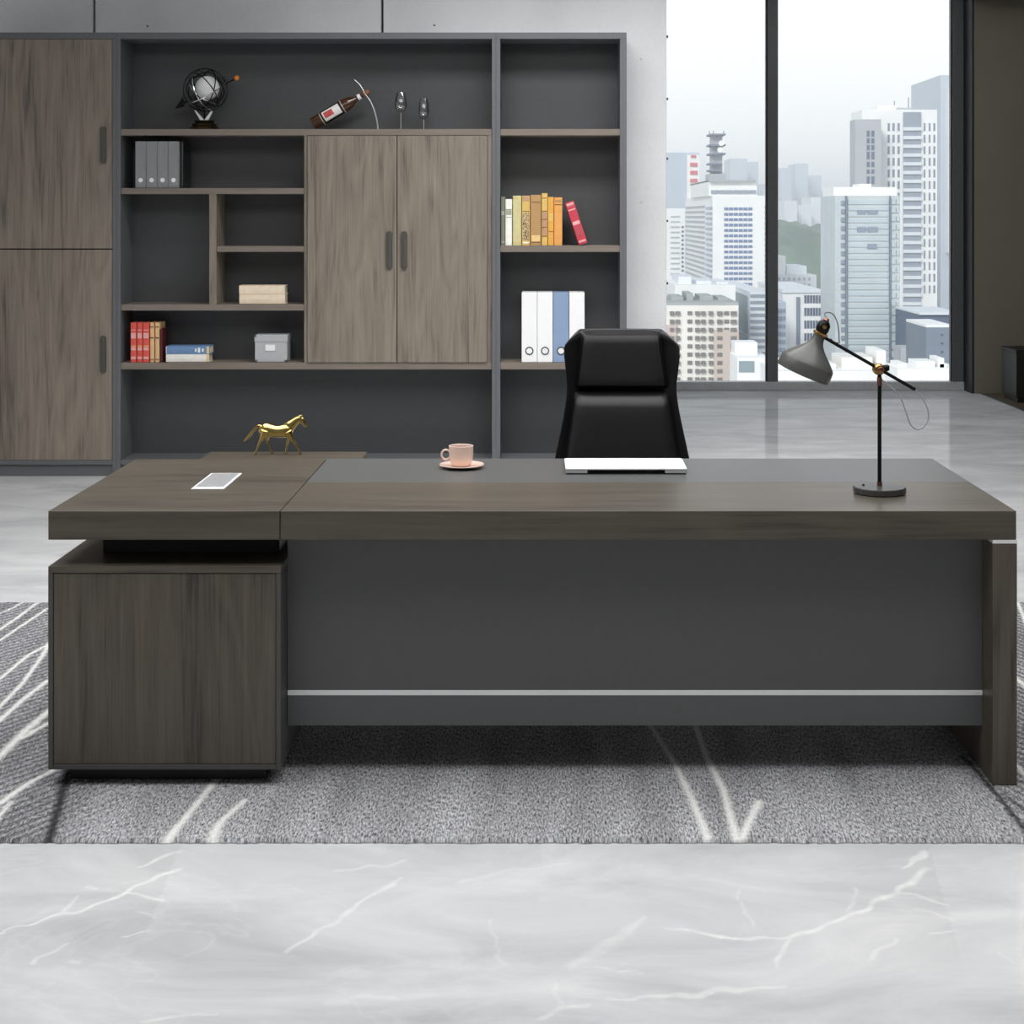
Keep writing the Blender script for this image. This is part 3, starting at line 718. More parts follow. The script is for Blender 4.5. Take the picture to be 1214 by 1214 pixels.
def flat_book(label, px0, px1, py0, py1, zb, cover, group, bands=(), dy=0.0, spine_page=False):
    """a book lying with its spine to the room"""
    x0, x1 = PX(px0, YS), PX(px1, YS); h = (py1 - py0) * YS / F - 0.001; w = x1 - x0
    root = thing('book', label, 'book', ((x0 + x1) / 2, YS + 0.012 + dy, zb), group)
    t = 0.0035; dp = 0.12
    bm = BM()
    poly = [(0.0, h / 2), (0.002, 0.002), (0.006, 0), (dp, 0), (dp, t), (0.008, t), (0.008, h - t), (dp, h - t), (dp, h), (0.006, h), (0.002, h - 0.002)]
    a = [bm.verts.new((-w / 2, y, zz)) for y, zz in poly]; b = [bm.verts.new((w / 2, y, zz)) for y, zz in poly]; n = len(poly)
    for i in range(n): bm.faces.new((a[i], a[(i + 1) % n], b[(i + 1) % n], b[i]))
    for vs in (a, b):
        bm.faces.new((vs[2], vs[3], vs[4], vs[5])); bm.faces.new((vs[7], vs[8], vs[9], vs[6])); bm.faces.new((vs[0], vs[1], vs[2], vs[5], vs[6], vs[9], vs[10]))
    obj('cover', bm, cover, root, world=False)
    obj('pages', box(BM(), -w / 2 + 0.003, w / 2 - 0.003, 0.0084, dp - 0.004, t + 0.0003, h - t - 0.0003), 'page', root, world=False)
    for f0, f1, z0, z1, mt in bands:
        obj('spine_band', box(BM(), -w / 2 + f0 * w, -w / 2 + f1 * w, -0.0008, 0.004, z0 * h, z1 * h), mt, root, world=False)
    return root, h
gF = 'books lying by the small red and buff books'
r, h = flat_book('white book lying flat under the blue one', 196.2, 247.0, 420.2, 429.8, z, C_ivory, gF, ((.945, .985, .05, .95, C_gilt),))
flat_book('steel blue book lying flat on the white one', 196.2, 248.2, 410.3, 420.0, z + h + 0.0006, C_bluec, gF, ((.93, .985, .05, .95, C_gilt), (.66, .70, .3, .7, C_ivory), (.73, .78, .2, .8, C_ivory), (.82, .86, .3, .7, C_ivory), (.0, .012, .05, .95, C_ivory)))
z2 = ztopshelf(361); gC = 'cream books in the small niche'
r, h = flat_book('cream book lying underneath another cream book in the niche', 283.2, 337.5, 349.2, 360.8, z2, C_cream, gC)
flat_book('cream book lying on top of another cream book in the niche', 283.0, 337.2, 338.0, 348.8, z2 + h + 0.0006, C_cream, gC)

# grey storage box with lid
x0, x1 = PX(301.2, YS), PX(340.4, YS)
gb = thing('storage_box', 'small grey storage box with a lid and a white label holder', 'box', ((x0 + x1) / 2, YS + 0.12, z))
zl = PZ(405.5, YS); zt_ = PZ(397.2, YS)
pbox('body', gb, 'box_grey', x0 + 0.003, x1 - 0.003, YS + 0.012, YS + 0.146, z + 0.0003, zl + 0.01, 0.002)
pbox('lid', gb, 'box_grey', x0, x1, YS + 0.008, YS + 0.15, zl, zt_, 0.003)
pbox('label_holder', gb, 'silver', PX(313.6, YS), PX(326.6, YS), YS + 0.0095, YS + 0.0118, PZ(416.6, YS), PZ(408.2, YS), 0)
pbox('label_card', gb, 'white_pl', PX(314.4, YS), PX(325.8, YS), YS + 0.0088, YS + 0.0094, PZ(415.8, YS), PZ(409, YS), 0)
for a, b, zz0, zz1 in ((x0 + 0.002, x0 + 0.018, z + 0.0004, z + 0.014), (x1 - 0.018, x1 - 0.002, z + 0.0004, z + 0.014), (x0 - 0.001, x0 + 0.013, zt_ - 0.013, zt_ + 0.0006)):
    pbox('metal_corner', gb, 'steel', a, b, YS + 0.0075, YS + 0.03, zz0, zz1, 0.001)

# ------------------------------------------------------------------ armillary ornament
DS = YB + 0.13; zsA = PZ(153, YB + 0.01)
def cs(cx, cy, dy=0.0):      # crop pixel -> world, on the ornament's plane
    return Vector((PX(195 + cx * 120 / 1214, DS), DS + dy, PZ(65 + cy * 120 / 1214, DS)))
dz = zsA + 0.0008 - cs(480, 885).z
ar = thing('armillary_sphere', 'black wire armillary ornament with an orange-tipped arrow on the top shelf', 'ornament', (cs(480, 0).x, DS, zsA + 0.0008))
up = Vector((0, 0, dz))
c = cs(490, 405) + up; R = 258 * 120 / 1214 * DS / F
bx = cs(480, 0).x; b0 = zsA + 0.0008; hb = (885 - 770) * 120 / 1214 * DS / F
bm = BM(); wB = 175 * 120 / 1214 * DS / F
lathe(bm, [(0, 0), (wB, 0), (wB, hb * .25), (wB * .82, hb * .3), (wB * .88, hb * .6), (wB * .62, hb * .7), (wB * .7, hb * .95), (wB * .3, hb), (0, hb)], 24, Matrix.Translation((bx, DS, b0)))
obj('base', bm, 'bronze', ar, True)
for a, b in (((370, 650), (455, 772)), ((572, 660), (505, 772))):
    pa, pb = cs(*a) + up, cs(*b) + up
    bm = BM(); v = (pb - pa)
    prism(bm, [(pa.x - 0.004, pa.z), (pa.x + 0.004, pa.z), (pb.x + 0.012, pb.z + 0.003), (pb.x - 0.012, pb.z + 0.003)], DS - 0.012, DS + 0.012)
    obj('support_fin', bm, 'white_ball', ar)
bm = BM(); tube(bm, [(bx, DS, b0 + hb * .9), (bx, DS, c.z - R * .9)], 0.005, 10); obj('stem', bm, 'black_wire', ar, True)
rnd_rot = [(0.1, 0.0, 0.2), (0.5, 0.3, 0.9), (-0.4, 0.5, 1.7), (0.9, -0.2, 2.4), (1.3, 0.5, 0.3), (1.1, -0.6, 1.1), (0.3, -0.8, 0.6)]
for k, (a, b, g) in enumerate(rnd_rot):
    mt = Matrix.Translation(c) @ Matrix.Rotation(g, 4, 'Z') @ Matrix.Rotation(PI / 2 - a * 0.7, 4, 'X') @ Matrix.Rotation(b, 4, 'Y')
    rr = R * (1 - 0.028 * k)
    bm = BM(); tube(bm, [mt @ Vector((rr * math.cos(2 * PI * i / 48), rr * math.sin(2 * PI * i / 48), 0)) for i in range(48)], 0.0034, 8, closed=True)
    obj('ring', bm, 'chrome' if k % 3 == 1 else 'black_wire', ar, True)
# tilted flat hoop around the ball
mt = Matrix.Translation(c) @ Matrix.Rotation(math.radians(-27), 4, 'Y') @ Matrix.Rotation(math.radians(24), 4, 'X')
bm = BM(); ro, ri = R * 1.14, R * 0.95
lathe(bm, [(ri, -0.002), (ro, -0.002), (ro, 0.002), (ri, 0.002)], 56, mt, close=True); obj('hoop', bm, 'chrome', ar, True)
bm = BM(); lathe(bm, [(R * .56 * math.sin(PI * i / 20), -R * .56 * math.cos(PI * i / 20)) for i in range(21)], 32, Matrix.Translation(cs(515, 380) + up)); obj('core_ball', bm, 'white_ball', ar, True, label='glossy white core ball')
pa, pb = cs(150, 615, 0) + up, cs(868, 262, 0) + up
bm = BM(); tube(bm, [pa, pb], 0.004, 8); obj('arrow_shaft', bm, 'black_wire', ar, True)
bm = BM(); prism(bm, [((cs(125, 630) + up).x, (cs(125, 630) + up).z), ((cs(235, 605) + up).x, (cs(235, 605) + up).z), ((cs(225, 480) + up).x, (cs(225, 480) + up).z)], DS - 0.003, DS + 0.003)
obj('arrow_fletching', bm, 'black_wire', ar)
rb_ = 0.0165
bm = BM(); lathe(bm, [(rb_ * math.sin(PI * i / 14), -rb_ * math.cos(PI * i / 14)) for i in range(15)], 20, Matrix.Translation(pb)); obj('arrow_tip', bm, 'orange', ar, True, label='orange ball tip')

# ------------------------------------------------------------------ wine bottle, holder, glasses
def cb(cx, cy, dy=0.0):
    return Vector((PX(350 + cx * 180 / 1214, DS), DS + dy, PZ(80 + cy * 180 / 1214, DS)))
k_ = 180 / 1214 * DS / F
up = Vector((0, 0, zsA + 0.001 - cb(165, 487).z))
p0, p1 = cb(143, 432) + up, cb(590, 168) + up
ax = (p1 - p0).normalized(); Lb = (p1 - p0).length
q = Vector((0, 0, 1)).rotation_difference(ax).to_matrix().to_4x4()
R_b = 53 * k_
# keep the lowest rim of the bottom just above the shelf
low = p0.z - R_b * math.sin(math.acos(max(-1, min(1, ax.z))))
p0.z += zsA + 0.0015 - low
mt = Matrix.Translation(p0) @ q
bt = thing('wine_bottle', 'brown wine bottle lying tilted in a curved holder, black and white label', 'bottle', (p0.x, DS, zsA + 0.001))
prof = [(0, 0.004), (R_b * .7, 0.0), (R_b * .96, 0.001), (R_b, 0.006), (R_b, Lb * .58), (R_b * .97, Lb * .62), (R_b * .8, Lb * .68), (R_b * .48, Lb * .74), (R_b * .34, Lb * .79), (R_b * .30, Lb * .86), (R_b * .30, Lb * .95), (0, Lb * .95)]
bm = BM(); lathe(bm, prof, 40, mt); obj('bottle_body', bm, 'bottle', bt, True)
bm = BM(); lathe(bm, [(R_b * 1.004, Lb * .17), (R_b * 1.014, Lb * .17), (R_b * 1.014, Lb * .52), (R_b * 1.004, Lb * .52)], 40, mt, close=True); lbl = obj('label_wrap', bm, 'label_black', bt, True)
for t in (.155, .525):
    bm = BM(); lathe(bm, [(R_b * 1.002, Lb * t), (R_b * 1.02, Lb * t), (R_b * 1.02, Lb * (t + .015)), (R_b * 1.002, Lb * (t + .015))], 40, mt, close=True); obj('label_ring', bm, 'cream_ring', bt, True)
def patch(a0, a1, z0, z1, r, mat, name):
    """curved patch on the bottle between two angles"""
    bm = BM(); n = 10; va = []
    for i in range(n + 1):
        a = a0 + (a1 - a0) * i / n
        va.append([bm.verts.new(mt @ Vector((rr * math.cos(a), rr * math.sin(a), zz))) for rr, zz in ((r, z0), (r, z1), (r + 0.0005, z1), (r + 0.0005, z0))])
    for a, b in zip(va, va[1:]):
        for j in range(4): bm.faces.new((a[j], a[(j + 1) % 4], b[(j + 1) % 4], b[j]))
    bm.faces.new(va[0]); bm.faces.new(va[-1][::-1])
    obj(name, bm, mat, lbl)
# angle on the bottle that faces the room (-Y)
loc = q.to_3x3().inverted() @ Vector((0, -1, 0)); af = math.atan2(loc.y, loc.x)
patch(af - .85, af + .85, Lb * .20, Lb * .49, R_b * 1.018, M['label_white'], 'label_paper')
patch(af - .55, af + .35, Lb * .22, Lb * .37, R_b * 1.018 + 0.0008, M['label_red'], 'label_print')
bm = BM(); lathe(bm, [(R_b * .31, Lb * .90), (R_b * .40, Lb * .90), (R_b * .42, Lb * .955), (R_b * .36, Lb), (0, Lb)], 24, mt); obj('bottle_cap', bm, 'cork', bt, True)
hd = thing('bottle_holder', 'thin curved steel bottle holder carrying the tilted wine bottle', 'holder', ((cb(665, 485)).x, DS, zsA + 0.001))
arc = smooth_pts([cb(662, 487) + up, cb(655, 420) + up, cb(632, 330) + up, cb(600, 255) + up, cb(565, 205) + up, cb(520, 130) + up, cb(474, 85) + up], 6)
pn = p0 + ax * (Lb * .84); rn = R_b * .30
for sy in (-1, 1):
    bm = BM(); tube(bm, [Vector((v.x, DS + sy * (R_b * .55), v.z)) for v in arc], 0.0016, 8); obj('strap', bm, 'silver', hd, True)
bm = BM(); lathe(bm, [(rn * 1.25, Lb * .80), (rn * 1.55, Lb * .80), (rn * 1.55, Lb * .85), (rn * 1.25, Lb * .85)], 28, mt, close=True); obj('neck_ring', bm, 'white_ball', hd, True)
for sy in (-1, 1):
    bm = BM(); a_ = pn + Vector((0, sy * rn * 1.5, 0)); b_ = Vector((a_.x + 0.004, DS + sy * R_b * .55, a_.z)); tube(bm, [a_, b_], 0.0016, 8); obj('strut', bm, 'silver', hd, True)
bm = BM(); box(bm, cb(640, 0).x, cb(690, 0).x, DS - R_b * .8, DS + R_b * .8, zsA + 0.0012, zsA + 0.004, 0.001); obj('foot_plate', bm, 'silver', hd)

def wineglass(label, cx, cy_top, cy_bowl, w, dy=0.0):
    x = cb(cx, 0).x; zt_ = cb(0, cy_top).z + up.z; zbowl = cb(0, cy_bowl).z + up.z
    z0 = zsA + 0.001; r = w / 2 * k_
    root = thing('wine_glass', label, 'glass', (x, DS + dy, z0), 'wine glasses on the top shelf')
    mt = Matrix.Translation((x, DS + dy, 0)); H = zt_ - zbowl
    bm = BM(); t = 0.0012
    o_ = [(0.004, zbowl), (r * .75, zbowl + H * .14), (r * .98, zbowl + H * .32), (r, zbowl + H * .42), (r * .88, zbowl + H * .75), (r * .66, zt_)]
    i_ = [(a - t, b + (t if n == 0 else 0)) for n, (a, b) in enumerate(o_)][::-1]
    lathe(bm, o_ + i_, 28, mt); obj('bowl', bm, 'crystal', root, True)
    bm = BM(); lathe(bm, [(0.0022, z0 + 0.003), (0.0026, zbowl - 0.004), (0.004, zbowl + 0.0005), (0, zbowl + 0.0005)], 14, mt); obj('stem', bm, 'silver', root, True)
    bm = BM(); lathe(bm, [(0, z0), (r * .72, z0), (r * .72, z0 + 0.0015), (0.003, z0 + 0.004), (0, z0 + 0.004)], 28, mt); obj('foot', bm, 'crystal', root, True)
    return root
wineglass('taller stemmed wine glass, nearer the tilted bottle', 845, 188, 350, 100)
wineglass('shorter stemmed wine glass, farther from the tilted bottle', 1026, 232, 405, 88, 0.02)

# ------------------------------------------------------------------ executive desk
def X0(px): return PX(px, D0)
def Z0(py): return PZ(py, D0)
ZT = 0.76; ZU = Z0(640)
XL, XS, XE = X0(57), X0(332), X0(1205)
dk = thing('executive_desk', 'long grey-brown executive desk with a grey leather inlay on the rug', 'desk', ((XL + XE) / 2, (D0 + DB) / 2, RUGZ))
DIN = FD(571.5, ZT)
pbox('return_top', dk, 'desk_x', XL, XS - 0.0012, D0, DB - 0.012, ZU, ZT, 0.0018)
pbox('desk_top', dk, 'desk_x', XS + 0.0012, XE, D0, DIN - 0.001, ZU, ZT, 0.0018)
pbox('desk_top_rear', dk, 'cab_grey', XS + 0.0012, XE, DIN, DB, ZU, ZT - 0.003, 0.001)
pbox('leather_inlay', dk, 'inlay', XS + 0.0016, XE - 0.0006, DIN + 0.0004, DB - 0.0006, ZT - 0.0028, ZT - 0.0002, 0.0008)
# cable port with a white rim and a silver flap
gx0, gx1 = -1.040, -0.943; gy0, gy1 = FD(580.5, ZT), FD(562, ZT)
cp = pbox('cable_port', dk, 'white_pl', gx0, gx1, gy0, gy1, ZT + 0.0002, ZT + 0.003, 0.001, label='white cable port')
pbox('port_flap', cp, 'silver', gx0 + 0.007, gx1 - 0.007, gy0 + 0.03, gy1 - 0.012, ZT + 0.0032, ZT + 0.004, 0.0004)
# right leg
lx0, lx1 = X0(1177), X0(1206)
pbox('side_leg', dk, 'desk_z', lx0, lx1, D0 + 0.001, DB - 0.02, RUGZ + 0.001, Z0(644.5), 0.0015)
pbox('leg_strip', dk, 'white_strip', lx0, lx1 + 0.001, D0 + 0.0005, DB - 0.02, Z0(644.4), ZU - 0.0002, 0.0004)
# modesty panel
DP = D0 + 0.10
pz = lambda py: PZ(py, DP)
px0 = X0(333.5) + 0.001
pbox('modesty_panel', dk, 'panel_grey', px0, lx0 - 0.001, DP, DP + 0.025, pz(818), ZU - 0.0005, 0.0006)
pbox('accent_strip', dk, 'white_strip', px0, lx0 - 0.001, DP - 0.002, DP + 0.02, pz(824), pz(818) - 0.0003, 0.0004)
pbox('lower_panel', dk, 'panel_low', px0, lx0 - 0.001, DP - 0.001, DP + 0.025, pz(860), pz(824) - 0.0003, 0.0006)
# black block that carries the return on the side cabinet
ZC = Z0(671.5)
pbox('support_block', dk, 'black_block', -1.252, XS - 0.03, D0 + 0.17, DB - 0.1, ZC + 0.0008, ZU - 0.0005, 0.001)

# side cabinet: one long carcass that runs back past the desk
cx0, cx1 = X0(57), X0(333); CB_ = 6.42
sk = thing('side_cabinet', 'low grey-brown wood side cabinet under the end of the desk', 'cabinet', ((cx0 + cx1) / 2, 5.3, RUGZ))
zb_ = Z0(912.5)
pbox('top_board', sk, 'desk_x', cx0, cx1, D0, CB_, Z0(679.5), ZC, 0.0012)
pbox('side_panel', sk, 'cab_grey', cx0, X0(62.6), D0, CB_, zb_, Z0(679.7), 0.001)
pbox('side_panel', sk, 'cab_grey', X0(327.2), cx1, D0, CB_, zb_, Z0(679.7), 0.001)
pbox('bottom_board', sk, 'cab_grey', X0(62.8), X0(327), D0, CB_, zb_, Z0(906.8), 0.001)
pbox('back_board', sk, 'cab_grey', X0(62.8), X0(327), CB_ - 0.02, CB_ - 0.001, Z0(906.6), Z0(679.8), 0)
pbox('front_panel', sk, 'desk_z', X0(63.2), X0(326.6), D0 + 0.003, D0 + 0.022, Z0(906.2), Z0(680.4), 0.0008)
pbox('plinth', sk, 'black_block', cx0 + 0.045, cx1 - 0.05, D0 + 0.05, CB_ - 0.05, RUGZ + 0.001, zb_ - 0.0005, 0)

# ------------------------------------------------------------------ things on the desk
# white riser on two blocks
dr_ = FD(562.5, ZT); zr = ZT + 0.0006
rx0_, rx1_ = PX(670.5, dr_), PX(814.5, dr_)
rs = thing('desk_riser', 'low white desk riser on two blocks in front of the chair', 'riser', ((rx0_ + rx1_) / 2, dr_ + 0.1, zr))
zt2 = PZ(555.6, dr_); dd = (CZ - zt2) * F / (543.2 - VY)
yb2 = min(dd, DB - 0.004)
bm = BM(); c_ = 0.012
poly = [(rx0_, dr_), (rx1_, dr_), (rx1_ + 0.002, yb2 - c_)] + [(rx1_ + 0.002 - c_ + c_ * math.cos(a), yb2 - c_ + c_ * math.sin(a)) for a in (.4, .8, 1.2, PI / 2)] + [(rx0_ - 0.001 + c_ - c_ * math.sin(a), yb2 - c_ + c_ * math.cos(a)) for a in (0, .4, .8, 1.2)] + [(rx0_ - 0.001, yb2 - c_)]
lo_ = [bm.verts.new((x, y, zt2 - 0.0035)) for x, y in poly]; hi_ = [bm.verts.new((x, y, zt2)) for x, y in poly]
bm.faces.new(lo_[::-1]); bm.faces.new(hi_)
for i in range(len(poly)): bm.faces.new((lo_[i], lo_[(i + 1) % len(poly)], hi_[(i + 1) % len(poly)], hi_[i]))
obj('top_plate', bm, 'white_pl', rs)
bw = 26 * dr_ / F
for a, b in ((rx0_ + 0.0005, rx0_ + bw), (rx1_ - bw, rx1_ - 0.0005)):
    ft = pbox('foot_block', rs, 'silver', a, b, dr_ + 0.001, yb2 - 0.01, zr + 0.003, zt2 - 0.004, 0.001)
    pbox('rubber_pad', ft, 'black_rub', a + 0.003, b - 0.003, dr_ + 0.002, yb2 - 0.012, zr + 0.0002, zr + 0.0028, 0)

# cup and saucer
dc = FD(552.5, ZT + 0.006); xc = PX(547.5, dc); kc = dc / F
z0 = ZT + 0.0006
sa = thing('saucer', 'pale peach saucer under the coffee cup', 'saucer', (xc, dc, z0))
rS = 26.5 * kc
bm = BM(); lathe(bm, [(0, 0.0), (rS * .5, 0.0), (rS * .58, 0.003), (rS * .85, 0.006), (rS, 0.0105), (rS * .985, 0.0125), (rS * .8, 0.009), (rS * .55, 0.006), (rS * .45, 0.0045), (0, 0.0045)], 48, Matrix.Translation((xc, dc, z0)))
obj('dish', bm, 'pink', sa, True)
bm = BM(); lathe(bm, [(rS * .38, 0.0046), (rS * .40, 0.0056), (rS * .42, 0.0046)], 40, Matrix.Translation((xc, dc, z0))); obj('foot_ring', bm, 'pink', sa, True)
zc = z0 + 0.0062; hc = 24.0 * kc; rC = 14.6 * kc; xc2 = PX(546.6, dc)
cu = thing('coffee_cup', 'pale peach coffee cup standing on a matching saucer', 'cup', (xc2, dc, zc))
mt = Matrix.Translation((xc2, dc, zc))
bm = BM(); lathe(bm, [(0, 0.0), (rC * .62, 0.0), (rC * .78, 0.004), (rC * .93, hc * .25), (rC * .99, hc * .6), (rC, hc), (rC - 0.0025, hc + 0.0006), (rC - 0.004, hc - 0.001), (rC * .86, hc * .3), (rC * .6, 0.006), (0, 0.005)], 44, mt); obj('cup_body', bm, 'pink', cu, True)
bm = BM(); lathe(bm, [(0, hc * .8), (rC * .90, hc * .8), (rC * .90, hc * .79), (0, hc * .79)], 32, mt); obj('coffee', bm, mk('dark_coffee', (48, 28, 18), 0.15), cu)
hp = Vector((xc2 - rC * .97 - 0.010, dc - 0.004, zc + hc * .56)); rh = 0.0155
bm = BM(); tube(bm, [hp + Vector((rh * math.cos(a) * 0.9, 0, rh * math.sin(a))) for a in [2 * PI * i / 28 for i in range(28)]], 0.0034, 10, closed=True); obj('cup_handle', bm, 'pink', cu, True)

# ------------------------------------------------------------------ desk lamp
DL = 4.60
def cl(cx, cy, dy=0.0): return Vector((PX(900 + cx * 220 / 1113, DL), DL + dy, PZ(360 + cy * 220 / 1113, DL)))
kl = 220 / 1113 * DL / F
lx = cl(722, 0).x; z0 = ZT + 0.0006
lp = thing('desk_lamp', 'grey metal desk lamp with brass joints on the desk', 'lamp', (lx, DL, z0))
rb_ = 156 * kl; hb = 0.019
bm = BM(); n8 = 10
lathe(bm, [(0, 0), (rb_ * .97, 0), (rb_, 0.003), (rb_, hb - 0.002), (rb_ * .985, hb), (0, hb + 0.002)], 14, Matrix.Translation((lx, DL, z0)) @ Matrix.Rotation(PI / 14, 4, 'Z')); obj('base', bm, 'lamp_base', lp, False)
bm = BM(); lathe(bm, [(0, 0), (0.004, 0), (0.004, 0.004), (0, 0.005)], 12, Matrix.Translation((cl(630, 0).x, DL + 0.012, z0 + hb))); obj('switch', bm, 'black_rub', lp, True)
zj = cl(0, 398).z
bm = BM(); lathe(bm, [(0, z0 + hb), (0.0058, z0 + hb), (0.0058, zj), (0, zj)], 20, Matrix.Translation((lx, DL, 0))); obj('pole', bm, 'black_metal', lp, True)
for za, zb2, r_ in ((z0 + hb, z0 + hb + 0.014, 0.0076), (cl(0, 490).z, cl(0, 440).z, 0.0072)):
    bm = BM(); lathe(bm, [(0, za), (r_, za), (r_, zb2), (0, zb2)], 20, Matrix.Translation((lx, DL, 0))); obj('collar', bm, 'copper', lp, True)
cj = cl(716, 393)
bm = BM(); lathe(bm, [(0, -0.018), (0.012, -0.018), (0.0165, -0.012), (0.0175, 0), (0.0165, 0.012), (0.012, 0.018), (0, 0.018)], 28, Matrix.Translation(cj) @ Matrix.Rotation(PI / 2, 4, 'X')); jt = obj('joint', bm, 'brass', lp, True, label='brass joint')
bm = BM(); lathe(bm, [(0, 0.018), (0.0075, 0.018), (0.0085, 0.026), (0.006, 0.028), (0, 0.028)], 20, Matrix.Translation(cj) @ Matrix.Rotation(PI / 2, 4, 'X')); obj('joint_screw', bm, 'copper', jt, True)
bm = BM(); lathe(bm, [(0, 0), (0.009, 0), (0.010, 0.012), (0.007, 0.016), (0, 0.016)], 18, Matrix.Translation(cj + Vector((0.016, 0.006, 0.003))) @ Matrix.Rotation(PI / 2, 4, 'Y')); obj('joint_knob', bm, 'black_metal', jt, True)
a0, a1 = cl(372, 192), cl(926, 510)
bm = BM(); tube(bm, [a0, a1], 0.0050, 14); arm = obj('arm', bm, 'black_metal', lp, True)
ad_ = (a1 - a0).normalized(); an = Vector((-ad_.z, 0, ad_.x))
if an.z < 0: an = -an
for t in (0.10, 0.165):
    p = a0 + ad_ * ((a1 - a0).length * t) + an * 0.004
    bm = BM(); bmesh.ops.create_icosphere(bm, subdivisions=2, radius=0.0034, matrix=Matrix.Translation(p)); obj('cable_clip', bm, 'black_metal', arm, True)
bm = BM(); tube(bm, [a1 - ad_ * 0.002, a1 + ad_ * 0.005], 0.0052, 12); obj('arm_cap', bm, 'black_metal', arm, True)
# shade along its tilted axis; mouth points down and to the left
mc = cl(262, 420); hdp = cl(352, 178)
axs = (hdp - mc).normalized(); La = (hdp - mc).length
axs = Vector((math.sin(math.radians(23)), -0.06, math.cos(math.radians(23)))).normalized()
mt = Matrix.Translation(mc) @ Vector((0, 0, 1)).rotation_difference(axs).to_matrix().to_4x4()
rm = 166 * kl
pr = [(rm * .985, 0.0), (rm, 0.003), (rm * .995, La * .14), (rm * .985, La * .27), (rm * .95, La * .32), (rm * .82, La * .41), (rm * .60, La * .54), (rm * .40, La * .66), (rm * .27, La * .77), (rm * .22, La * .88), (rm * .215, La * 1.0)]
inn = [(max(a - 0.0016, 0.002), b) for a, b in pr][::-1]
bm = BM(); lathe(bm, pr + inn, 48, mt, close=True); sh = obj('lamp_shade', bm, 'lamp_grey', lp, True)
bm = BM(); lathe(bm, [(0, La * .42), (0.012, La * .43), (0.018, La * .50), (0.017, La * .56), (0.010, La * .68), (0.009, La * .80), (0, La * .80)], 24, mt); obj('bulb', bm, 'bulb', sh, True)
bm = BM(); lathe(bm, [(0, La * .985), (rm * .25, La * .985), (rm * .27, La * 1.0), (rm * .27, La * 1.04), (rm * .24, La * 1.055), (0, La * 1.055)], 28, mt); obj('shade_collar', bm, 'brass', lp, True, label='brass collar')
bm = BM(); lathe(bm, [(0, La * 1.05), (rm * .20, La * 1.05), (rm * .24, La * 1.12), (rm * .23, La * 1.25), (rm * .15, La * 1.33), (0, La * 1.33)], 24, mt); hk = obj('lamp_socket', bm, 'black_metal', lp, True)
bm = BM(); lathe(bm, [(0, La * 1.32), (rm * .10, La * 1.32), (rm * .12, La * 1.36), (rm * .07, La * 1.41), (0, La * 1.41)], 18, mt); obj('socket_nut', bm, 'copper', hk, True)
tp = mt @ Vector((0, 0, La * 1.40)); soc = mt @ Vector((rm * .2, 0, La * 1.12))
bm = BM(); lathe(bm, [(0, -0.02), (0.006, -0.02), (0.0075, -0.014), (0.0075, 0.014), (0.006, 0.02), (0, 0.02)], 18, Matrix.Translation(mt @ Vector((0, 0, La * 1.19))) @ Matrix.Rotation(PI / 2, 4, 'X')); obj('tilt_screw', bm, 'brass', hk, True)
bm = BM(); tube(bm, [a0 + ad_ * 0.004, soc, mt @ Vector((0, 0, La * 1.19))], 0.0045, 10); obj('arm_bracket', bm, 'black_metal', arm, True)
pts = smooth_pts([tp, cl(392, 62), cl(415, 52), cl(445, 66), cl(468, 110), cl(478, 170), cl(482, 240, 0.004)], 6)
bm = BM(); tube(bm, pts, 0.0017, 8); obj('cable', bm, 'dark_cable', lp, True)
pts = smooth_pts([a1, cl(975, 560), cl(1012, 640), cl(1008, 710), cl(960, 753), cl(910, 728), cl(880, 650), cl(848, 565), cl(800, 510), cl(730, 452)], 8)
bm = BM(); tube(bm, pts, 0.0022, 8); obj('cable', bm, 'cable', lp, True)

# ------------------------------------------------------------------ office chair
DC = 5.80; kx = DC / F
XC = PX(737.3, DC)
ch = thing('office_chair', 'black leather high-back office chair behind the desk', 'chair', (XC, DC - 0.2, RUGZ))
def zc_(py): return PZ(py, DC)
# shell: outline by rows (py, half width px, forward reach of its edges)
rows = [(392.5, 49, .000), (394, 52, .012), (400, 59, .050), (407, 66, .082), (411.5, 69.5, .098), (420, 68.6, .100), (440, 66.5, .080), (458, 65, .056), (475, 66.2, .044), (500, 70.5, .040), (543, 79.5, .040), (575, 84, .045), (600, 85, .05), (612, 80, .04)]
def shell_pt(py, hw, fwd, u, off):
    a = abs(u)
    core = (1 - min(1, max(0, (a - 0.62) / 0.38)))
    e = min(1, max(0, (a - 0.60) / 0.40))
    lean = (zc_(py) - 0.5) * 0.16
    return Vector((XC + math.copysign(hw * kx * (a ** 0.9), u) if u else XC, DC + lean - fwd * (e ** 1.1) + 0.022 * (1 - a * a) + off, zc_(py)))
def sheet(rows, off, us):
    return [[shell_pt(py, hw, f, u, off) for u in us] for py, hw, f in rows]
us = [-1, -.93, -.85, -.75, -.66, -.5, -.25, 0, .25, .5, .66, .75, .85, .93, 1]
def loft(bm, A, B):
    va = [[bm.verts.new(p) for p in r] for r in A]; vb = [[bm.verts.new(p) for p in r] for r in B]
    nr, nc = len(A), len(A[0])
    for i in range(nr - 1):
        for j in range(nc - 1):
            bm.faces.new((va[i][j], va[i][j + 1], va[i + 1][j + 1], va[i + 1][j])); bm.faces.new((vb[i][j], vb[i + 1][j], vb[i + 1][j + 1], vb[i][j + 1]))
    for i in range(nr - 1):
        for j in (0, nc - 1): bm.faces.new((va[i][j], va[i + 1][j], vb[i + 1][j], vb[i][j]))
    for j in range(nc - 1):
        for i in (0, nr - 1): bm.faces.new((va[i][j], va[i][j + 1], vb[i][j + 1], vb[i][j]))
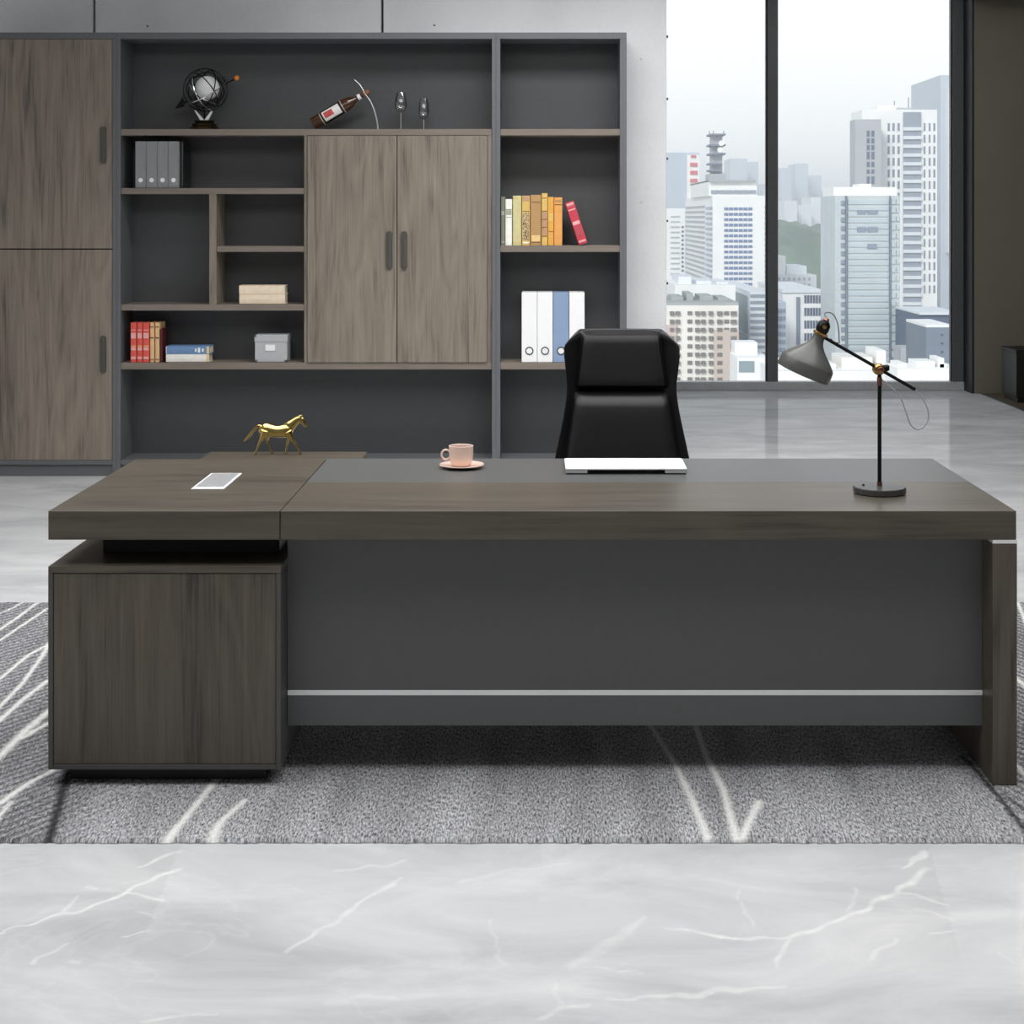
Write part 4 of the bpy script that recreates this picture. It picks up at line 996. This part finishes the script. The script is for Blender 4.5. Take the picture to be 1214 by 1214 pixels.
bm = BM(); loft(bm, sheet(rows, 0.0, us), sheet(rows, 0.022, us))
o = obj('back_shell', bm, 'leather_dk', ch, True)
md = o.modifiers.new('s', 'SUBSURF'); md.levels = md.render_levels = 1
def cushion(py0, py1, hw0, hw1, yfront, bulge, name, corner=0.06, nv=14, nu=18, fold=None):
    """padded panel between two pixel rows; front face bulges towards the room"""
    bm = BM(); G = []
    for i in range(nv + 1):
        v = i / nv; row = []
        py = py0 + (py1 - py0) * v; hw = hw0 + (hw1 - hw0) * v
        for j in range(nu + 1):
            u = -1 + 2 * j / nu
            ru = max(0, 1 - abs(u) ** 6); rv = max(0, 1 - abs(2 * v - 1) ** 8)
            puff = (ru ** 0.5) * (rv ** 0.5)
            lean = (zc_(py) - 0.5) * 0.16
            row.append(Vector((XC + hw * kx * u, DC + lean + yfront + 0.012 * (1 - u * u) - bulge * puff, zc_(py))))
        G.append(row)
    Bk = [[Vector((p.x, DC + (p.z - 0.5) * 0.16 + yfront + 0.025, p.z)) for p in r] for r in G]
    loft(bm, G, Bk)
    o = obj(name, bm, 'leather', ch, True)
    for p in o.data.polygons: p.use_smooth = True
    return o
cushion(394.5, 463, 48.5, 58.5, -0.012, 0.045, 'headrest')
cushion(464, 606, 58.5, 80, -0.012, 0.048, 'backrest')
for sx in (-1, 1):   # stitched seams along the wings
    bm = BM(); pts = [shell_pt(py, hw, f, sx * 0.985, -0.003) for py, hw, f in rows[5:12]]
    tube(bm, smooth_pts(pts, 4), 0.0035, 8); obj('piping', bm, 'leather', ch, True)
# seat
bm = BM(); box(bm, XC - 0.26, XC + 0.26, DC - 0.52, DC + 0.0, 0.415, 0.50, 0.035, 4); obj('seat', bm, 'leather', ch, True)
bm = BM(); box(bm, XC - 0.24, XC + 0.24, DC - 0.48, DC + 0.02, 0.385, 0.414, 0.01); obj('seat_pan', bm, 'black_metal', ch)
bm = BM(); box(bm, XC - 0.08, XC + 0.08, DC - 0.34, DC - 0.10, 0.34, 0.384, 0.008); obj('tilt_mechanism', bm, 'black_metal', ch)
ccx, ccy = XC, DC - 0.22
bm = BM(); lathe(bm, [(0, 0.10), (0.03, 0.10), (0.03, 0.22), (0.016, 0.22), (0.016, 0.34), (0, 0.34)], 24, Matrix.Translation((ccx, ccy, 0))); obj('gas_lift', bm, 'chrome', ch, True)
bm = BM(); lathe(bm, [(0, 0.075), (0.045, 0.075), (0.045, 0.115), (0.03, 0.125), (0, 0.125)], 24, Matrix.Translation((ccx, ccy, 0))); obj('hub', bm, 'chrome', ch, True)
for k in range(5):
    a = 2 * PI * k / 5 + 0.3; dx, dy = math.cos(a), math.sin(a)
    bm = BM(); tube(bm, [(ccx + dx * .03, ccy + dy * .03, .098), (ccx + dx * .16, ccy + dy * .16, .092), (ccx + dx * .29, ccy + dy * .29, .082)], [.02, .017, .012], 10); lg = obj('base_leg', bm, 'chrome', ch, True)
    cx_, cy_ = ccx + dx * .285, ccy + dy * .285
    bm = BM(); lathe(bm, [(0, -.022), (.024, -.022), (.027, -.016), (.027, .016), (.024, .022), (0, .022)], 20, Matrix.Translation((cx_, cy_, RUGZ + .029)) @ Matrix.Rotation(a, 4, 'Z') @ Matrix.Rotation(PI / 2, 4, 'X')); obj('caster', bm, 'black_rub', lg, True)
bm = BM(); box(bm, XC - 0.05, XC + 0.05, DC - 0.02, DC + 0.05, 0.36, 0.55, 0.008); obj('back_bracket', bm, 'black_metal', ch)

# ------------------------------------------------------------------ gold horse on the side cabinet
DH = 6.34
zh = ZC + 0.0008
def chs(cx, cy, dy=0.0): return Vector((PX(270 + cx * 130 / 1214, DH), DH + dy, PZ(470 + cy * 130 / 1214, DH)))
kh = 130 / 1214 * DH / F
fz = zh - chs(0, 600).z
hs = thing('horse_figurine', 'polished gold walking horse figurine on the low side cabinet', 'figurine', (chs(520, 0).x, DH, zh))
bm = BM()
def limb(pts, flat=1.0, n=5, segs=16):
    """one rounded limb through (cx, cy, radius, side offset) points; all limbs fuse into one body"""
    P = smooth_pts([(chs(p[0], p[1]).x, DH + p[3] * kh, chs(p[0], p[1]).z + fz) for p in pts], n)
    rr = [q.x * kh for q in smooth_pts([(p[2], 0, 0) for p in pts], n)]
    tube(bm, P, [max(r, 1.5 * kh) for r in rr], segs, flat=flat)
# trunk with croup, belly and chest, then neck and head
limb([(352, 300, 22, 0), (375, 315, 54, 0), (420, 322, 72, 0), (480, 335, 66, 0), (545, 345, 66, 0), (610, 342, 72, 0), (665, 330, 70, 0), (705, 325, 50, 0), (725, 325, 22, 0)], 0.72)
limb([(655, 310, 62, 0), (695, 280, 58, 0), (735, 245, 46, 0), (775, 215, 37, 0), (805, 202, 31, 0), (815, 198, 18, 0)], 0.6)
limb([(795, 198, 22, 0), (812, 212, 33, 0), (832, 236, 29, 0), (850, 264, 21, 0), (863, 284, 18, 0), (870, 294, 8, 0)], 0.62)
for s_ in (-1, 1):
    limb([(806, 188, 9, s_ * 13), (818, 172, 8, s_ * 15), (830, 158, 2, s_ * 15)], 0.6, 4, 8)
limb([(380, 290, 14, 0), (345, 282, 15, 0), (308, 308, 15, 0), (272, 350, 18, 0), (235, 398, 18, 0), (200, 435, 13, 0), (172, 460, 4, 0)], 0.8)
def leg(s_, pts): limb([(a, b, r, s_) for a, b, r in pts], 0.85)
leg(-30, [(415, 330, 50), (402, 375, 42), (385, 415, 28), (362, 452, 17), (347, 485, 15), (334, 520, 11), (322, 555, 11), (315, 574, 14), (307, 588, 14), (304, 600, 17)])
leg(30, [(425, 330, 50), (428, 380, 40), (430, 420, 26), (434, 452, 17), (443, 485, 15), (458, 522, 11), (472, 555, 11), (478, 574, 14), (486, 588, 14), (489, 600, 17)])
leg(-30, [(672, 345, 46), (694, 385, 34), (718, 425, 21), (738, 455, 16), (755, 482, 16), (774, 515, 11), (792, 550, 11), (800, 572, 14), (808, 587, 14), (812, 600, 17)])
leg(30, [(672, 345, 44), (672, 388, 31), (667, 425, 20), (660, 455, 16), (654, 482, 15), (647, 520, 10), (641, 555, 10), (639, 574, 13), (638, 587, 13), (640, 600, 16)])
for v in bm.verts: v.co.z = max(v.co.z, zh)
hb_ = obj('body', bm, 'gold', hs, True)
rm_ = hb_.modifiers.new('fuse', 'REMESH'); rm_.mode = 'VOXEL'; rm_.voxel_size = 0.0016; rm_.use_smooth_shade = True
sm_ = hb_.modifiers.new('soften', 'SMOOTH'); sm_.factor = 0.5; sm_.iterations = 6
bm = BM()       # mane along the crest
tube(bm, smooth_pts([chs(812, 172), chs(780, 180), chs(740, 202), chs(700, 232), chs(665, 258)], 4), [0.002] + [0.0045] * 15 + [0.002], 8, flat=0.6)
bmesh.ops.translate(bm, verts=bm.verts[:], vec=(0, 0, fz))
obj('mane', bm, 'gold', hs, True)

# ------------------------------------------------------------------ the city outside
GZ = -62.0
city = {}
def cmk(name, rgb, rough=0.7, var=0.04, scale=0.3): city[name] = mk('city_' + name, rgb, rough, var=var, scale=scale)
cmk('white', (240, 240, 238)); cmk('pale', (222, 226, 230)); cmk('grey', (176, 178, 182)); cmk('cream', (232, 229, 222)); cmk('brown', (198, 184, 176))
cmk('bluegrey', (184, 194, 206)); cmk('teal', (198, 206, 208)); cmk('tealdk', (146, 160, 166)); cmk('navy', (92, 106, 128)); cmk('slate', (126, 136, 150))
cmk('glassdk', (88, 100, 122), 0.2); cmk('glassbl', (112, 130, 166), 0.2); cmk('glasspale', (190, 201, 206), 0.2); cmk('glassgr', (140, 150, 164), 0.2); cmk('winbr', (128, 124, 122), 0.3)
cmk('red', (206, 92, 96)); cmk('roof', (168, 172, 172)); cmk('dark', (110, 112, 116)); cmk('asphalt', (150, 152, 154), 0.9); cmk('green', (92, 116, 96), 0.9, 0.35, 0.05)
def building(name, label, px0, px1, py, d, depth, mat):
    x0, x1 = PX(px0, d), PX(px1, d)
    r = thing(name, label, 'building', ((x0 + x1) / 2, d + depth / 2, GZ), 'city buildings outside the window')
    bm = box(BM(), x0, x1, d, d + depth, GZ + 0.01, PZ(py, d)); obj('wall', bm, city[mat], r)
    return r
def cbox(root, name, mat, px0, px1, py0, py1, d, y0, y1):
    bm = box(BM(), PX(px0, d), PX(px1, d), d + y0, d + y1, PZ(py1, d), PZ(py0, d)); return obj(name, bm, city[mat], root)
WM = {}
def wins(root, cols, rws, d, mat, y=-0.12, name='window'):
    """each window an object; windows of one size share a mesh"""
    o0 = ORG[root.name]
    for a, b in cols:
        for c_, e_ in rws:
            w, h = (b - a) * d / F, (e_ - c_) * d / F
            key = (round(w, 2), round(h, 2), mat)
            if key not in WM:
                bm = box(BM(), -w / 2, w / 2, y, 0.05, -h / 2, h / 2); me = bpy.data.meshes.new(name); bm.to_mesh(me); bm.free(); me.materials.append(city[mat]); WM[key] = me
            o = bpy.data.objects.new(name, WM[key]); COL.objects.link(o); o.parent = root
            o.location = Vector(((PX(a, d) + PX(b, d)) / 2, d, (PZ(c_, d) + PZ(e_, d)) / 2)) - o0
def swins(root, px, rws, d, y0, y1, mat, name='side_window'):
    """window bands on the side that faces the room axis"""
    x = PX(px, d)
    for c_, e_ in rws:
        bm = box(BM(), x - 0.12, x + 0.05, d + y0, d + y1, PZ(e_, d), PZ(c_, d)); obj(name, bm, city[mat], root)
def rows_(y0, y1, n, frac=0.5):
    s = (y1 - y0) / n; return [(y0 + k * s, y0 + k * s + s * frac) for k in range(n)]
def cols_(x0, x1, n, frac=0.6): return rows_(x0, x1, n, frac)

# a: blue-grey tower with red signs
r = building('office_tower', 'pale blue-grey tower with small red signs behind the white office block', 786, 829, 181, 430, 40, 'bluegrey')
cbox(r, 'facade_strip', 'white', 814.5, 829, 184, 260, 430, -0.4, 0.0)
wins(r, [(818, 826.5)], [(193, 197.5), (202.5, 207), (212, 216.5)], 430, 'red', -0.7, 'sign_panel')
wins(r, [(819, 825)], [(184, 187)], 430, 'red', -0.7, 'sign_panel')
cbox(r, 'roof_housing', 'pale', 800, 826, 179, 181, 430, 4, 30)
# left low white block
r = building('office_block', 'white block with a plain side wall below the blue-grey tower', 780, 812, 247, 370, 15, 'white')
wins(r, [(808, 810.5)], rows_(268, 330, 12, .5), 370, 'glassdk')
wins(r, [(795, 806)], rows_(256, 330, 12, .3), 370, 'grey')
# c: the big white office with ribbon windows
r = building('office_tower', 'big white office tower with sixteen rows of ribbon windows', 845, 914, 232, 300, 58, 'white')
wins(r, [(858.5 + k * 5.7, 863.4 + k * 5.7) for k in range(6)], rows_(246, 348, 16, .5), 300, 'glassbl')
swins(r, 845, rows_(245, 346, 16, .45), 300, 1, 12, 'glassbl'); swins(r, 845, rows_(243, 346, 16, .42), 300, 14, 57, 'grey', 'side_band')
cbox(r, 'penthouse', 'white', 842, 900, 214, 232, 300, 3, 40)
wins(r, [(843 + k * 9, 851 + k * 9) for k in range(6)], [(225.5, 229.5)], 303, 'glassgr', -0.3, 'penthouse_window')
cbox(r, 'roof_slab', 'roof', 842, 898, 213, 215, 300, 2, 42)
cbox(r, 'base_band', 'slate', 874, 912, 349, 356, 300, -0.5, 0.2)
wins(r, [(906.5, 909)], rows_(244, 346, 16, .5), 300, 'glassdk')
# b: mast on top
tw_z = PZ(214.2, 312)
r = thing('radio_mast', 'grey radio mast with dishes on the white office roof', 'mast', (PX(850, 312), 316, tw_z), None)
cbox(r, 'mast_base', 'grey', 840.5, 861, 206, 214.2, 312, 0, 7); cbox(r, 'mast_core', 'grey', 844.5, 857, 160, 206.2, 312, 1, 5)
for y_ in (158.5, 171, 181.5, 193, 201):
    cbox(r, 'platform', 'slate', 841, 860 - (4 if y_ > 185 else 0), y_, y_ + 2.0, 312, -0.6, 6)
for a, b in ((854.5, 170), (853, 178)):
    bm = BM(); lathe(bm, [(0, 0), (0.45, 0.05), (0.55, 0.25), (0.5, 0.25), (0, 0.1)], 20, Matrix.Translation((PX(a, 312), 312 - 0.9, PZ(b, 312))) @ Matrix.Rotation(PI / 2, 4, 'X')); obj('dish', bm, city['white'], r, True)
for a in (842, 846.5, 859): cbox(r, 'antenna', 'dark', a, a + 0.8, 154.5, 160, 312, 2, 2.2)
# e: cream and brown apartments
r = building('apartment_block', 'cream and brown apartment block with small windows just outside the window', 780, 875.5, 362, 170, 14, 'cream')
cbox(r, 'brown_bay', 'brown', 846, 875.4, 391, 456, 170, -0.25, 0.0); cbox(r, 'brown_bay', 'brown', 781, 802, 385, 456, 170, -0.25, 0.0)
rw = rows_(369, 457, 9, .46)
wins(r, [(794, 799), (801, 806)], rw, 170, 'winbr', -0.32)
wins(r, [(815, 820.5), (824, 829), (831, 836), (840, 845)], rw, 170, 'winbr', -0.12)
wins(r, [(850, 856), (858.5, 864), (866, 873)], rw, 170, 'winbr', -0.32)
cbox(r, 'roof_parapet', 'roof', 780, 875.5, 358.5, 362, 170, 0, 14)
for a, b, t in ((800, 814, 354), (818, 826, 350), (834, 850, 353), (856, 868, 355)): cbox(r, 'roof_housing', 'roof', a, b, t, 359, 170, 4, 10)
# roofs beyond the apartments
r = building('low_block', 'white low block with roof sheds between apartment roof and white tower', 800, 872, 338, 225, 22, 'white')
for a, b, t in ((806, 822, 329), (828, 846, 334), (852, 866, 335)): cbox(r, 'roof_housing', 'pale', a, b, t, 338, 225, 3, 14)
# f: teal glass block
r = building('glass_block', 'teal glass office block beside the cream and brown apartment block', 889, 912, 346, 235, 40, 'pale')
for c_, e_ in rows_(349, 440, 12, .45): cbox(r, 'glass_band', 'glassgr', 889.4, 911, c_, e_, 235, -0.15, 0.05)
swins(r, 889, [(352, 398), (400, 440)], 235, 2, 38, 'tealdk', 'side_glazing')
# g: low white roofs in front of it
r = building('low_block', 'low white roof with a grey side opening below the teal glass block', 874, 912, 424, 150, 6, 'white')
cbox(r, 'roof_housing', 'white', 876, 903, 409, 424, 150, 3, 6); cbox(r, 'side_opening', 'tealdk', 876, 894, 428, 441, 150, -0.1, 0.1)
# m: left white block in the right pane with dark windows
r = building('office_block', 'white office block with rows of dark windows below the hazy hill', 928, 974, 347, 260, 30, 'white')
wins(r, [(953.5 + k * 3.4, 956.0 + k * 3.4) for k in range(6)], rows_(350, 440, 6, .62), 260, 'glassdk')
cbox(r, 'corner_glazing', 'slate', 944, 948.5, 352, 445, 260, -0.2, 0.1); cbox(r, 'roof_slab', 'pale', 927, 974, 343, 347, 260, -0.3, 30)
r = building('low_block', 'pale stepped roofs above the white office block with dark windows', 916, 968, 326, 330, 25, 'pale')
cbox(r, 'roof_housing', 'white', 924, 934, 304, 326, 330, 3, 12); cbox(r, 'roof_housing', 'pale', 936, 960, 316, 326, 330, 4, 18)
wins(r, [(922 + k * 6, 925 + k * 6) for k in range(7)], rows_(329, 343, 2, .5), 330, 'grey')
r = building('low_block', 'grey low block at the window edge left of the white office block', 916, 932, 358, 240, 20, 'bluegrey')
wins(r, [(921.5 + k * 3.4, 924 + k * 3.4) for k in range(3)], rows_(366, 440, 8, .5), 240, 'glassgr')
# h: twin white tower
r = building('residential_tower', 'tallest white residential tower with a central glass strip and roof antennas', 1022, 1111, 130, 340, 12, 'white')
cbox(r, 'grey_wing', 'grey', 1007.5, 1037.5, 143.5, 240, 340, -6, -0.05)
wins(r, [(1027.5, 1031), (1033, 1036.5)], [(155, 162), (164, 170), (172, 178), (180, 189), (192, 198), (201, 206), (209, 218)], 334, 'glassdk')
cbox(r, 'glass_strip', 'glassgr', 1070.5, 1091.5, 133, 425, 340, -0.4, 0.1)
for c_, e_ in rows_(151, 420, 26, .38): cbox(r, 'balcony_band', 'pale', 1070.3, 1091.7, c_, e_, 340, -0.8, -0.3)
rw = rows_(146, 352, 15, .68)
wins(r, [(1052.3, 1054.8), (1058, 1060.5), (1064, 1066.5), (1095, 1097), (1101, 1103), (1106.5, 1108.7)], rw, 340, 'slate')
cbox(r, 'roof_housing', 'white', 1044, 1066, 124, 130, 340, 3, 10); cbox(r, 'roof_housing', 'grey', 1066, 1086, 126.5, 130, 340, 3, 10)
for a, t in ((1067.5, 117), (1084.5, 113)): cbox(r, 'antenna', 'slate', a, a + 0.9, t, 130, 340, 6, 6.3)
# j: pale slab at the edge
r = building('office_tower', 'plain pale slab tower at the window jamb, farthest on the right', 1115, 1136, 89, 500, 40, 'bluegrey')
cbox(r, 'set_back', 'pale', 1121, 1136, 105, 300, 500, -3, 0)
# i: greenish glass tower
r = building('glass_tower', 'pale green glass tower with horizontal bands in front of the tallest tower', 990, 1066.5, 232, 220, 11.5, 'teal')
cbox(r, 'crown', 'white', 990.5, 1066, 221.5, 232, 220, 1.5, 10); cbox(r, 'roof_housing', 'white', 1024, 1038, 217.5, 222, 220, 3, 8)
for c_, e_ in rows_(238, 440, 28, .6): cbox(r, 'glass_band', 'glasspale', 1005, 1053.5, c_, e_, 220, -0.14, 0.05)
wins(r, [(997, 1001.5)], rows_(238, 438, 20, .5), 220, 'glassgr', -0.2); cbox(r, 'corner_fin', 'slate', 1001.8, 1003.4, 232, 450, 220, -0.5, 0.1); cbox(r, 'corner_fin', 'slate', 1054.0, 1055.2, 232, 450, 220, -0.5, 0.1)
wins(r, [(1056.5, 1061.5), (1062.5, 1066)], rows_(236, 438, 20, .6), 220, 'glasspale', -0.2)
wins(r, [(1016, 1026), (1028, 1040)], [(249, 254), (269, 275)], 220, 'glassgr', -0.25); wins(r, [(1028, 1039)], [(289, 294.5)], 220, 'glassgr', -0.25)
# k: navy block and the grey one in front
r = building('office_block', 'dark navy block with a slanting roofline at the foot of the tallest tower', 1090, 1140, 373, 205, 14, 'navy')
cbox(r, 'parapet', 'pale', 1089.5, 1140, 370.5, 373, 205, -0.4, 14)
for c_, e_ in rows_(377, 440, 9, .35): cbox(r, 'glass_band', 'glassdk', 1090.5, 1104, c_, e_, 205, -0.12, 0.05)
r = building('office_block', 'small slate grey block with few windows in front of the navy block', 1098, 1128.5, 388, 180, 10, 'slate')
cbox(r, 'parapet', 'white', 1098, 1128.5, 385, 388, 180, 0, 10)
wins(r, [(1115.5, 1118)], [(396, 398), (406, 408), (416, 418)], 180, 'glassdk'); wins(r, [(1126, 1128)], rows_(394, 430, 4, .6), 180, 'white')
r = building('low_block', 'grey block with white columns at the foot of the pale green glass tower', 1068, 1090, 412, 200, 4, 'grey')
wins(r, [(1074 + k * 4, 1076 + k * 4) for k in range(3)], [(416, 432)], 200, 'white', -0.3, 'column_fin')
# low white roofs at the bottom
r = building('low_block', 'long low white roof with vents at the bottom right of the window', 1064, 1140, 437, 130, 5, 'white')
for a, b, t in ((1068, 1078, 432), (1090, 1112, 430), (1116, 1123, 426), (1118, 1126, 433)): cbox(r, 'roof_housing', 'white', a, b, t, 437, 130, 1, 4)
r = building('low_block', 'low white roof with a shed behind the lamp shade', 916, 1062, 440, 140, 8, 'white')
for a, b, t in ((928, 944, 432), (962, 972, 428), (984, 996, 434), (1003, 1040, 426), (1045, 1056, 418)): cbox(r, 'roof_housing', 'white' if a != 1003 else 'cream', a, b, t, 440, 140, 2, 7)
# hazy skyline and hill
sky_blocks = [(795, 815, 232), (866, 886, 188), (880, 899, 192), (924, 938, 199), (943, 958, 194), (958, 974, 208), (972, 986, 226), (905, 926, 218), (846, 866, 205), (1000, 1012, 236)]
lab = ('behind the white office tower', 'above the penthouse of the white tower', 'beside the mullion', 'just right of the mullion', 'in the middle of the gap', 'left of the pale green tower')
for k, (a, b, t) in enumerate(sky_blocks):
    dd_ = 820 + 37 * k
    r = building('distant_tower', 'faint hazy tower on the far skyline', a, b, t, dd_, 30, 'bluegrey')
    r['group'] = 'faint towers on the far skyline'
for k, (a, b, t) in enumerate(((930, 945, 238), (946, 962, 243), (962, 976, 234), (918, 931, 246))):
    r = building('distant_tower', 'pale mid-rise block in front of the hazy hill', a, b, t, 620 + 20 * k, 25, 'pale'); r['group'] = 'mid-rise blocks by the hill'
xs = np.linspace(PX(866, 500), PX(1080, 500), 90); ys = np.linspace(420, 600, 60)
hl, hme, hco = grid_mesh('hill', xs, ys, GZ, city['green'])
for i in range(len(hco)):
    x, y = float(hco[i, 0]), float(hco[i, 1]); u = (y - 420) / 180
    hco[i, 2] = GZ + math.sin(min(1, u * 1.6) * PI / 2) * (56 + 8 * mnoise.noise((x * .03, y * .03, 1)) + 4 * mnoise.noise((x * .12, y * .12, 3)) + 2 * mnoise.noise((x * .3, y * .3, 5)))
hme.vertices.foreach_set('co', hco.ravel()); hme.update(); hl['kind'] = 'structure'
struct('ground', box(BM(), -500, 1200, 40, 2600, GZ - 1, GZ), city['asphalt'])

# thin haze over the city
m, nt, out = new_mat('city_haze')
vs = N(nt, 'ShaderNodeVolumeScatter', Color=(0.97, 0.985, 1.0, 1), Density=0.0012, Anisotropy=0.0)
L(nt, vs.outputs[0], out.inputs['Volume'])
hz = obj('haze', box(BM(), -450, 1150, 135, 2400, GZ - 0.5, 48), m); hz['kind'] = 'stuff'
hz['label'] = 'thin white haze hanging over the distant city'; hz['category'] = 'haze'

# ------------------------------------------------------------------ light
w = bpy.data.worlds.new('World'); sc.world = w; w.use_nodes = True
nt = w.node_tree; nt.nodes.clear()
o_ = nt.nodes.new('ShaderNodeOutputWorld'); bg = nt.nodes.new('ShaderNodeBackground')
tc = nt.nodes.new('ShaderNodeTexCoord'); sp = nt.nodes.new('ShaderNodeSeparateXYZ'); rp = nt.nodes.new('ShaderNodeValToRGB')
nt.links.new(tc.outputs['Generated'], sp.inputs[0]); nt.links.new(sp.outputs['Z'], rp.inputs[0])
rp.color_ramp.elements[0].position = 0.0; rp.color_ramp.elements[0].color = (0.94, 0.95, 0.965, 1)
rp.color_ramp.elements[1].position = 0.14; rp.color_ramp.elements[1].color = (1, 1, 1, 1)
for p_, c_ in ((0.30, (0.62, 0.66, 0.71, 1)), (1.0, (0.36, 0.43, 0.52, 1))):
    k = rp.color_ramp.elements.new(p_) if p_ < 1 else rp.color_ramp.elements.new(0.999); k.color = c_
nt.links.new(rp.outputs[0], bg.inputs[0]); bg.inputs[1].default_value = 1.2
nt.links.new(bg.outputs[0], o_.inputs[0])

def area(name, loc, size, power, rot=(0, 0, 0), color=(1, 1, 1), spread=180):
    l = bpy.data.lights.new(name, 'AREA'); l.shape = 'RECTANGLE'; l.size, l.size_y = size; l.energy = power; l.color = color; l.spread = math.radians(spread)
    o = bpy.data.objects.new(name, l); COL.objects.link(o); o.location = loc; o.rotation_euler = rot; return o
area('ceiling_panel_light', (-0.2, 4.05, CEIL - 0.02), (6.5, 3.3), 184)
area('cabinet_wash_light', (0.5, 8.1, CEIL - 0.02), (3.0, 0.9), 72, (math.radians(22), 0, 0), spread=115)
area('far_wall_fill_light', (2.8, 12.0, CEIL - 0.02), (2.2, 2.0), 20)  # added fill, no fixture: lifts the dark far wall and window end
area('back_floor_fill_light', (-0.9, 6.3, CEIL - 0.02), (5.2, 1.0), 46, spread=120)  # added fill, no fixture: brightens the floor behind the desk
sun = bpy.data.lights.new('sun', 'SUN'); sun.energy = 2.3; sun.angle = math.radians(15); sun.color = (1.0, 0.985, 0.96)
so = bpy.data.objects.new('sun', sun); COL.objects.link(so); so.location = (-20, -30, 60)
so.rotation_euler = Vector((0.45, 0.85, -0.62)).to_track_quat('-Z', 'Y').to_euler()

# ------------------------------------------------------------------ camera and view
cam = bpy.data.cameras.new('camera'); co_ = bpy.data.objects.new('camera', cam); COL.objects.link(co_)
co_.location = (0, 0, CZ); co_.rotation_euler = (PI / 2, 0, 0)
cam.sensor_width = 36.0; cam.lens = F / 1214 * 36.0
cam.shift_x = (607 - VX) / 1214; cam.shift_y = (VY - 607) / 1214
cam.clip_start = 0.05; cam.clip_end = 6000
sc.camera = co_
sc.cycles.volume_bounces = 4
sc.view_settings.view_transform = 'Standard'; sc.view_settings.look = 'None'
sc.view_settings.exposure = 0.0; sc.view_settings.gamma = 1.0; sc.view_settings.use_curve_mapping = False
